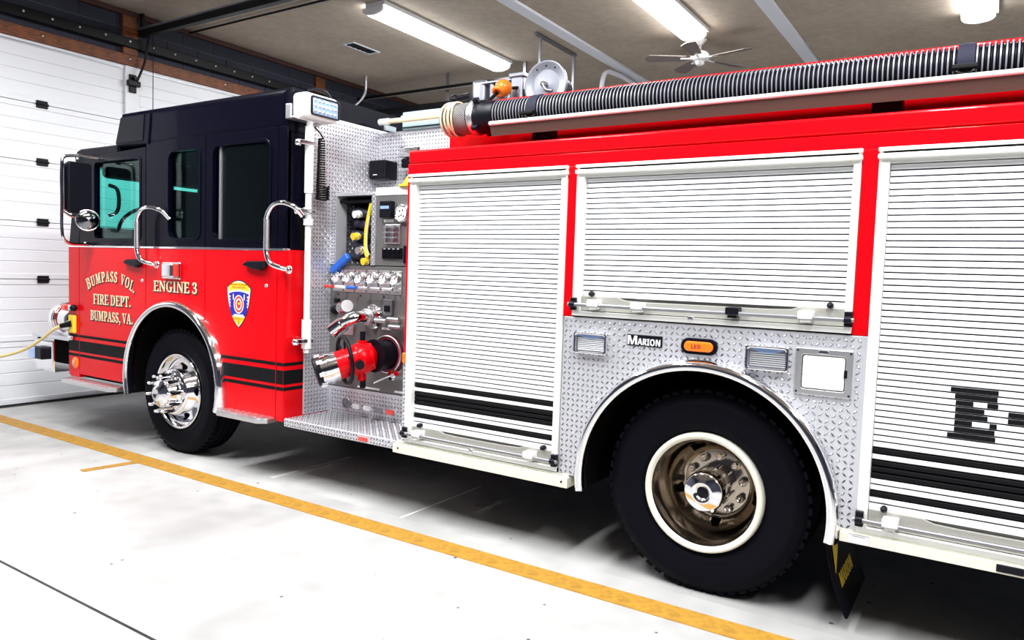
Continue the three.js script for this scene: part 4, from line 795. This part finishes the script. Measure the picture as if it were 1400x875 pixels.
{ // discharge elbow
  const d = group('discharge_outlet', truck);
  part('flange', lathe([[0.001, 0], [0.085, 0], [0.085, 0.014], [0.06, 0.02], [0.055, 0.06]], 30, -3.60, 1.185, PZ), M.chrome, d);
  for (let i = 0; i < 6; i++) part('bolt', new THREE.SphereGeometry(0.009, 8, 6).translate(-3.60 + 0.071 * Math.cos(i * 1.047), 1.185 + 0.071 * Math.sin(i * 1.047), PZ + 0.016), M.satin, d);
  part('elbow', tube([[-3.60, 1.185, PZ], [-3.60, 1.185, PZ + 0.09], [-3.625, 1.18, PZ + 0.15], [-3.67, 1.155, PZ + 0.19], [-3.72, 1.115, PZ + 0.21]], 0.044, 20, 30), M.chrome, d);
  const c = cyl(V(-3.695, 1.135, PZ + 0.2), V(-3.765, 1.08, PZ + 0.225), 0.054, 20); part('cap', c, M.chrome, d);
  for (let k = 0; k < 3; k++) { const T = new THREE.TorusGeometry(0.05, 0.007, 8, 24); T.translate(-3.60, 1.185, PZ + 0.045 + k * 0.02); part('ring', T, M.satin, d); }
  const e = group('drain_valve', truck);
  part('body', [cyl(V(-3.86, 1.235, PZ), V(-3.86, 1.235, PZ + 0.07), 0.04, 18), cyl(V(-3.86, 1.235, PZ + 0.05), V(-3.77, 1.25, PZ + 0.10), 0.03, 16)], M.chrome, e);
  part('handle', cyl(V(-3.77, 1.25, PZ + 0.1), V(-3.74, 1.255, PZ + 0.12), 0.042, 18), M.satin, e);
  part('label_plate', box(-3.93, -3.79, 1.04, 1.13, PZ, PZ + 0.006), M.satin, truck);
  part('label_plate', box(-3.985, -3.93, 1.265, 1.295, PZ, PZ + 0.006), M.plastic, truck);
  part('port_cap', lathe([[0.001, 0.03], [0.028, 0.026], [0.034, 0]], 18, -3.975, 1.21, PZ), M.plastic, truck);
  const m = group('panel_lamp', truck);
  part('housing', box(-3.50, -3.42, 1.20, 1.31, PZ, PZ + 0.02, 0.006), M.steel, m); part('lens', box(-3.485, -3.435, 1.225, 1.27, PZ + 0.018, PZ + 0.03, 0.006), M.plastic, m);
  for (const [x, y] of [[-3.475, 1.165], [-3.36, 1.18], [-3.345, 1.13]]) { const h = group('pull_handle', truck); part('stem', cyl(V(x, y, PZ), V(x, y, PZ + 0.06), 0.01, 10), M.chrome, h); part('grip', cyl(V(x - 0.05, y, PZ + 0.065), V(x + 0.05, y, PZ + 0.065), 0.016, 12), M.satin, h); }
  part('label_plate', box(-3.52, -3.44, 1.10, 1.115, PZ, PZ + 0.005), M.white, truck);
}
{ // red intake valve
  const v = group('intake_valve', truck);
  const A = V(-3.455, 0.935, PZ), B = V(-3.52, 0.915, -0.22), Cc = V(-3.625, 0.862, -0.08), ax = Cc.clone().sub(B).normalize();
  part('flange', lathe([[0.001, 0], [0.135, 0], [0.135, 0.016], [0.12, 0.02], [0.105, 0.02]], 36, A.x, A.y, A.z), M.maroon, v);
  part('flange_ring', new THREE.TorusGeometry(0.125, 0.008, 8, 36).translate(A.x, A.y, A.z + 0.02), M.satin, v);
  part('inlet_pipe', [cyl(A, V(-3.468, 0.93, -0.30), 0.1, 30), cyl(V(-3.468, 0.93, -0.30), V(-3.47, 0.93, -0.275), 0.112, 30)], M.plastic, v);
  const T1 = cyl(V(-3.47, 0.93, -0.275), B, 0.09, 26, 0.105);
  part('valve_body', [T1, new THREE.SphereGeometry(0.108, 22, 16).translate(B.x, B.y, B.z), cyl(B, Cc, 0.105, 26, 0.092), cyl(V(B.x, B.y - 0.15, B.z), V(B.x, B.y + 0.12, B.z), 0.03, 14)], M.red, v);
  for (const [a, b, q] of [[V(B.x, B.y + 0.1, B.z), V(B.x, B.y + 0.18, B.z), 0.018], [V(B.x + 0.01, B.y - 0.2, B.z), V(B.x + 0.01, B.y - 0.14, B.z), 0.02], [V(B.x + 0.03, B.y - 0.02, B.z + 0.06), V(B.x + 0.09, B.y - 0.03, B.z + 0.11), 0.03]]) part('bleeder', cyl(a, b, q, 14), M.plastic, v);
  const q = new THREE.Quaternion().setFromUnitVectors(V(0, 0, 1), V(-0.45, -0.12, 0.88).normalize());
  const wc = V(-3.60, 0.90, -0.14);
  const W = new THREE.TorusGeometry(0.158, 0.013, 10, 48); W.applyQuaternion(q); W.translate(wc.x, wc.y, wc.z); part('hand_wheel', W, M.plastic, v);
  const sp = []; for (let k = 0; k < 3; k++) { const g = box(-0.155, 0.155, -0.008, 0.008, -0.006, 0.006, 0.003); g.rotateZ(k * Math.PI / 3 + 0.3); g.applyQuaternion(q); g.translate(wc.x, wc.y, wc.z); sp.push(g); } part('wheel_spoke', sp, M.plastic, v);
  const e0 = Cc.clone().addScaledVector(ax, -0.01), e1 = Cc.clone().addScaledVector(ax, 0.10), e2 = Cc.clone().addScaledVector(ax, 0.135);
  part('coupling', [cyl(e0, e1, 0.1, 30), cyl(Cc.clone().addScaledVector(ax, 0.03), Cc.clone().addScaledVector(ax, 0.055), 0.108, 30)], M.chrome, v);
  part('coupling_cap', cyl(e1, e2, 0.1, 30, 0.094), M.plastic, v);
  const lg = []; for (let k = 0; k < 8; k++) { const g = box(-0.014, 0.014, 0.094, 0.113, -0.02, 0.02, 0.004); g.rotateZ(k * Math.PI / 4); g.applyQuaternion(new THREE.Quaternion().setFromUnitVectors(V(0, 0, 1), ax)); g.translate(e1.x, e1.y, e1.z); lg.push(g); } part('coupling_lug', lg, M.chrome, v);
  const d = group('intake_drain', truck);
  part('body', [cyl(V(-3.37, 0.80, PZ), V(-3.37, 0.80, PZ + 0.06), 0.035, 16), cyl(V(-3.37, 0.80, PZ + 0.05), V(-3.32, 0.82, PZ + 0.07), 0.02, 12)], M.chrome, d);
  part('lever', cyl(V(-3.38, 0.80, PZ + 0.06), V(-3.52, 0.735, PZ + 0.07), 0.007, 8), M.chrome, d);
  part('label_plate', box(-3.74, -3.53, 0.672, 0.685, PZ, PZ + 0.005), M.white, truck);
  part('label_plate', box(-3.39, -3.31, 0.675, 0.688, PZ, PZ + 0.005), M.white, truck);
  part('drain_port', lathe([[0.001, 0.01], [0.02, 0.012], [0.035, 0.02], [0.04, 0]], 20, -3.84, 0.55, PZ), M.steel, truck);
  [M.white, M.white, M.steel, M.lensRed].forEach((m, i) => { const h = group('drain_pull', truck), x = -3.70 + i * 0.107; part('stem', cyl(V(x, 0.545, PZ), V(x, 0.545, PZ + 0.05), 0.008, 8), M.chrome, h); part('grip', box(x - 0.034, x + 0.034, 0.528, 0.562, PZ + 0.05, PZ + 0.064, 0.005), m, h); });
}
{ // loudspeaker and chrome lamp on the upper module
  const s = group('speaker_box', truck);
  part('body', box(-4.02, -3.85, 2.195, 2.335, -0.90, -0.76, 0.012), M.plastic, s);
  part('badge', box(-3.97, -3.93, 2.222, 2.228, -0.762, -0.757), M.white, s);
  const l = group('warning_lamp', truck);
  part('bezel', box(-3.76, -3.56, 2.35, 2.43, -0.90, -0.80, 0.015), M.chrome, l); part('lens', box(-3.75, -3.57, 2.275, 2.345, -0.90, -0.82, 0.012), M.plastic, l); part('bezel', box(-3.76, -3.56, 2.25, 2.27, -0.90, -0.80, 0.006), M.chrome, l);
  const b = group('stowage_box', truck);
  part('box_body', box(-3.80, -2.98, 2.566, 2.70, -1.25, -0.88, 0.01), M.paleBlue, b);
  part('lid_edge', box(-3.805, -2.98, 2.66, 2.672, -1.26, -0.872), M.white, b); part('seam', box(-3.80, -2.98, 2.578, 2.586, -1.25, -0.876), M.plastic, b);
  const p = group('pike_pole'); tag(p, 'cream pole lying over the pump module towards the hose strainer', 'pole');
  part('shaft', cyl(V(-3.93, 2.622, -0.80), V(-3.0, 2.622, -0.80), 0.0185, 14), M.cream, p); part('ferrule', cyl(V(-3.95, 2.622, -0.80), V(-3.86, 2.622, -0.80), 0.024, 14), M.white, p);
  for (const q of [-3.90, -3.20]) part('pole_bracket', box(q, q + 0.015, 2.56, 2.598, -0.91, -0.79), M.satin, truck);
  const h = group('helmet'); tag(h, 'yellow helmet edge on the ledge above the pump panel', 'helmet');
  part('shell', (() => { const g = new THREE.SphereGeometry(0.10, 22, 12, 0, 6.2832, 0, 1.57); g.scale(1, 0.9, 1.1); g.translate(-3.30, 2.088, -0.50); return g; })(), M.yellow, h);
  part('brim', cyl(V(-3.30, 2.076, -0.50), V(-3.30, 2.09, -0.50), 0.135, 26), M.yellow, h);
}
{ // telescopic scene light on the back corner of the cab
  const t = group('pole_light', truck), x = -3.965, z = -0.13;
  part('pole', [cyl(V(x, 0.92, z), V(x, 2.50, z), 0.022, 18)], M.white, t);
  for (const [a, b, q] of [[0.95, 1.15, 0.034], [1.80, 1.845, 0.034], [2.02, 2.47, 0.03]]) part('pole_sleeve', cyl(V(x, a, z), V(x, b, z), q, 18), M.white, t);
  for (const y of [0.98, 1.87, 2.33]) part('pole_clamp', [box(-4.045, x, y, y + 0.05, z + 0.005, z + 0.04, 0.006), box(x - 0.03, x + 0.03, y + 0.01, y + 0.04, z - 0.04, z + 0.1, 0.006), lathe([[0.001, 0.02], [0.022, 0.016], [0.026, -0.01]], 14, x, y + 0.02, z + 0.1)], M.chrome, t);
  const hd = box(-0.09, 0.05, -0.085, 0.085, -0.15, 0.15, 0.03); hd.translate(x + 0.02, 2.60, z - 0.05);
  part('lamp_head', [hd], M.white, t);
  const fx = x + 0.071;
  part('led_panel', box(fx - 0.004, fx + 0.006, 2.545, 2.655, z - 0.185, z + 0.045, 0.01), M.ledFace, t);
  for (let j = 0; j < 3; j++) for (let i = 0; i < 6; i++) part('led_lens', new THREE.SphereGeometry(0.012, 10, 8).translate(fx + 0.004, 2.565 + j * 0.035, z - 0.16 + i * 0.036), M.lensClear, t);
  part('lamp_frame', (() => { const s = roundPath(-0.06, 0.20, 2.535, 2.665, 0.02, THREE.Shape); s.holes.push(roundPath(-0.046, 0.186, 2.547, 2.653, 0.014)); const g = extr(s, 0, 0.012, 0.003); g.rotateY(Math.PI / 2); g.translate(fx, 0, z + 0.0); return g; })(), M.plastic, t);
  part('lamp_handle', tube([[x + 0.03, 2.68, z + 0.05], [x + 0.03, 2.715, z + 0.02], [x + 0.03, 2.715, z - 0.12], [x + 0.03, 2.68, z - 0.16]], 0.011), M.plastic, t);
  part('lamp_yoke', [box(x - 0.07, x + 0.02, 2.50, 2.515, z - 0.03, z + 0.15, 0.004), box(x - 0.07, x - 0.02, 2.50, 2.60, z + 0.135, z + 0.15, 0.004)], M.satin, t);
  const pts = []; for (let i = 0; i <= 260; i++) { const a = i / 260, th = a * 26 * 6.2832, y = 2.40 - 0.42 * a, r = 0.020 + 0.012 * a; pts.push([x + 0.02 + r * Math.cos(th), y, z - 0.09 + r * Math.sin(th)]); }
  for (let i = 1; i <= 60; i++) { const a = i / 60, th = a * 6 * 6.2832; pts.push([x + 0.02 + 0.025 * Math.cos(th), 1.98 + 0.10 * a, z - 0.135 + 0.02 * Math.sin(th)]); }
  part('coil_cord', tube(pts, 0.0055, 6, 1100), M.vinyl, t);
  part('cord_lead', tube([[x + 0.02, 2.47, z - 0.02], [x + 0.03, 2.44, z - 0.06], [x + 0.04, 2.40, z - 0.09]], 0.0055), M.vinyl, t);
}
{ // bumper, siren, lamps at the front
  const b = group('front_bumper', truck);
  part('bumper_bar', extr(poly([[-7.82, 0.50], [-7.84, 0.70], [-7.80, 0.725], [-7.45, 0.725], [-7.45, 0.43], [-7.76, 0.43]]), -WID + 0.12, -0.12, 0.02, 3), M.chrome, b);
  part('bumper_extension', box(-7.46, -6.90, 0.53, 0.76, -WID + 0.3, -0.14), M.under, b);
  part('bumper_deck', metric(box(-7.80, -6.90, 0.755, 0.785, -WID + 0.15, -0.10, 0.006), TREAD), M.tread, b);
  const f = group('fog_lamp', truck);
  part('housing', box(-7.72, -7.54, 0.545, 0.665, -0.135, -0.06, 0.018), M.plastic, f); part('lens', box(-7.78, -7.66, 0.55, 0.66, -0.125, -0.050, 0.015), M.ledFace, f);
  const s = group('siren', truck);
  const L = lathe([[0.13, 0.08], [0.14, 0.075], [0.135, 0.04], [0.11, 0.0], [0.10, -0.06], [0.085, -0.12], [0.05, -0.15], [0.001, -0.155]], 36); L.scale(1.15, 1.15, 1.15); L.rotateY(-Math.PI / 2); L.translate(-7.36, 0.945, -0.24); part('horn', L, M.chrome, s);
  const rings = []; for (const d of [0.0, 0.03, 0.055]) { const T = new THREE.TorusGeometry(0.146, 0.013, 8, 36); T.rotateY(Math.PI / 2); T.translate(-7.43 + d, 0.945, -0.24); rings.push(T); } part('ring', rings, M.chrome, s);
  part('mount', box(-7.40, -7.28, 0.785, 0.85, -0.3, -0.18, 0.008), M.satin, s);
  const w = group('corner_lamp', truck);
  part('base', box(-6.90, -6.76, 1.06, 1.11, -0.01, 0.045, 0.015), M.chrome, w); part('lens', box(-6.93, -6.84, 1.055, 1.115, 0.0, 0.06, 0.02), M.lensRed, w); part('cap', new THREE.SphereGeometry(0.03, 14, 10).translate(-6.765, 1.085, 0.03), M.plastic, w);
  const o = group('round_marker_lamp', truck);
  part('lens', lathe([[0.001, 0.018], [0.035, 0.014], [0.048, 0.0]], 24, -6.79, 0.595, 0).scale(1, 1, 1), M.amber, o); part('ring', new THREE.TorusGeometry(0.046, 0.005, 8, 28).translate(-6.79, 0.595, 0.002), M.orange, o);
  part('charge_socket', [box(-6.86, -6.76, 0.86, 1.02, 0, 0.03, 0.012)], M.yellow, truck);
  part('tie_ring', [box(-6.88, -6.80, 0.795, 0.835, 0, 0.03, 0.01)], M.chrome, truck);
}
{ // charging cord to the cab
  const c = group('charging_cord'); tag(c, 'pale yellow charging cord plugged into the front corner of the cab', 'cord');
  part('cord', tube([[-6.87, 0.925, 0.075], [-6.95, 0.89, 0.10], [-7.12, 0.79, 0.125], [-7.32, 0.69, 0.16], [-7.60, 0.60, 0.25], [-7.80, 0.57, 0.40], [-7.92, 0.60, 0.7], [-8.0, 0.75, 1.2], [-8.1, 1.1, 1.7], [-8.2, 1.5, 2.2]], 0.013, 10, 120), M.yellowCord, c);
  part('plug', [cyl(V(-6.80, 0.945, 0.028), V(-6.88, 0.92, 0.08), 0.028, 16, 0.02)], M.vinyl, c);
}
renderer.render(scene, camera);
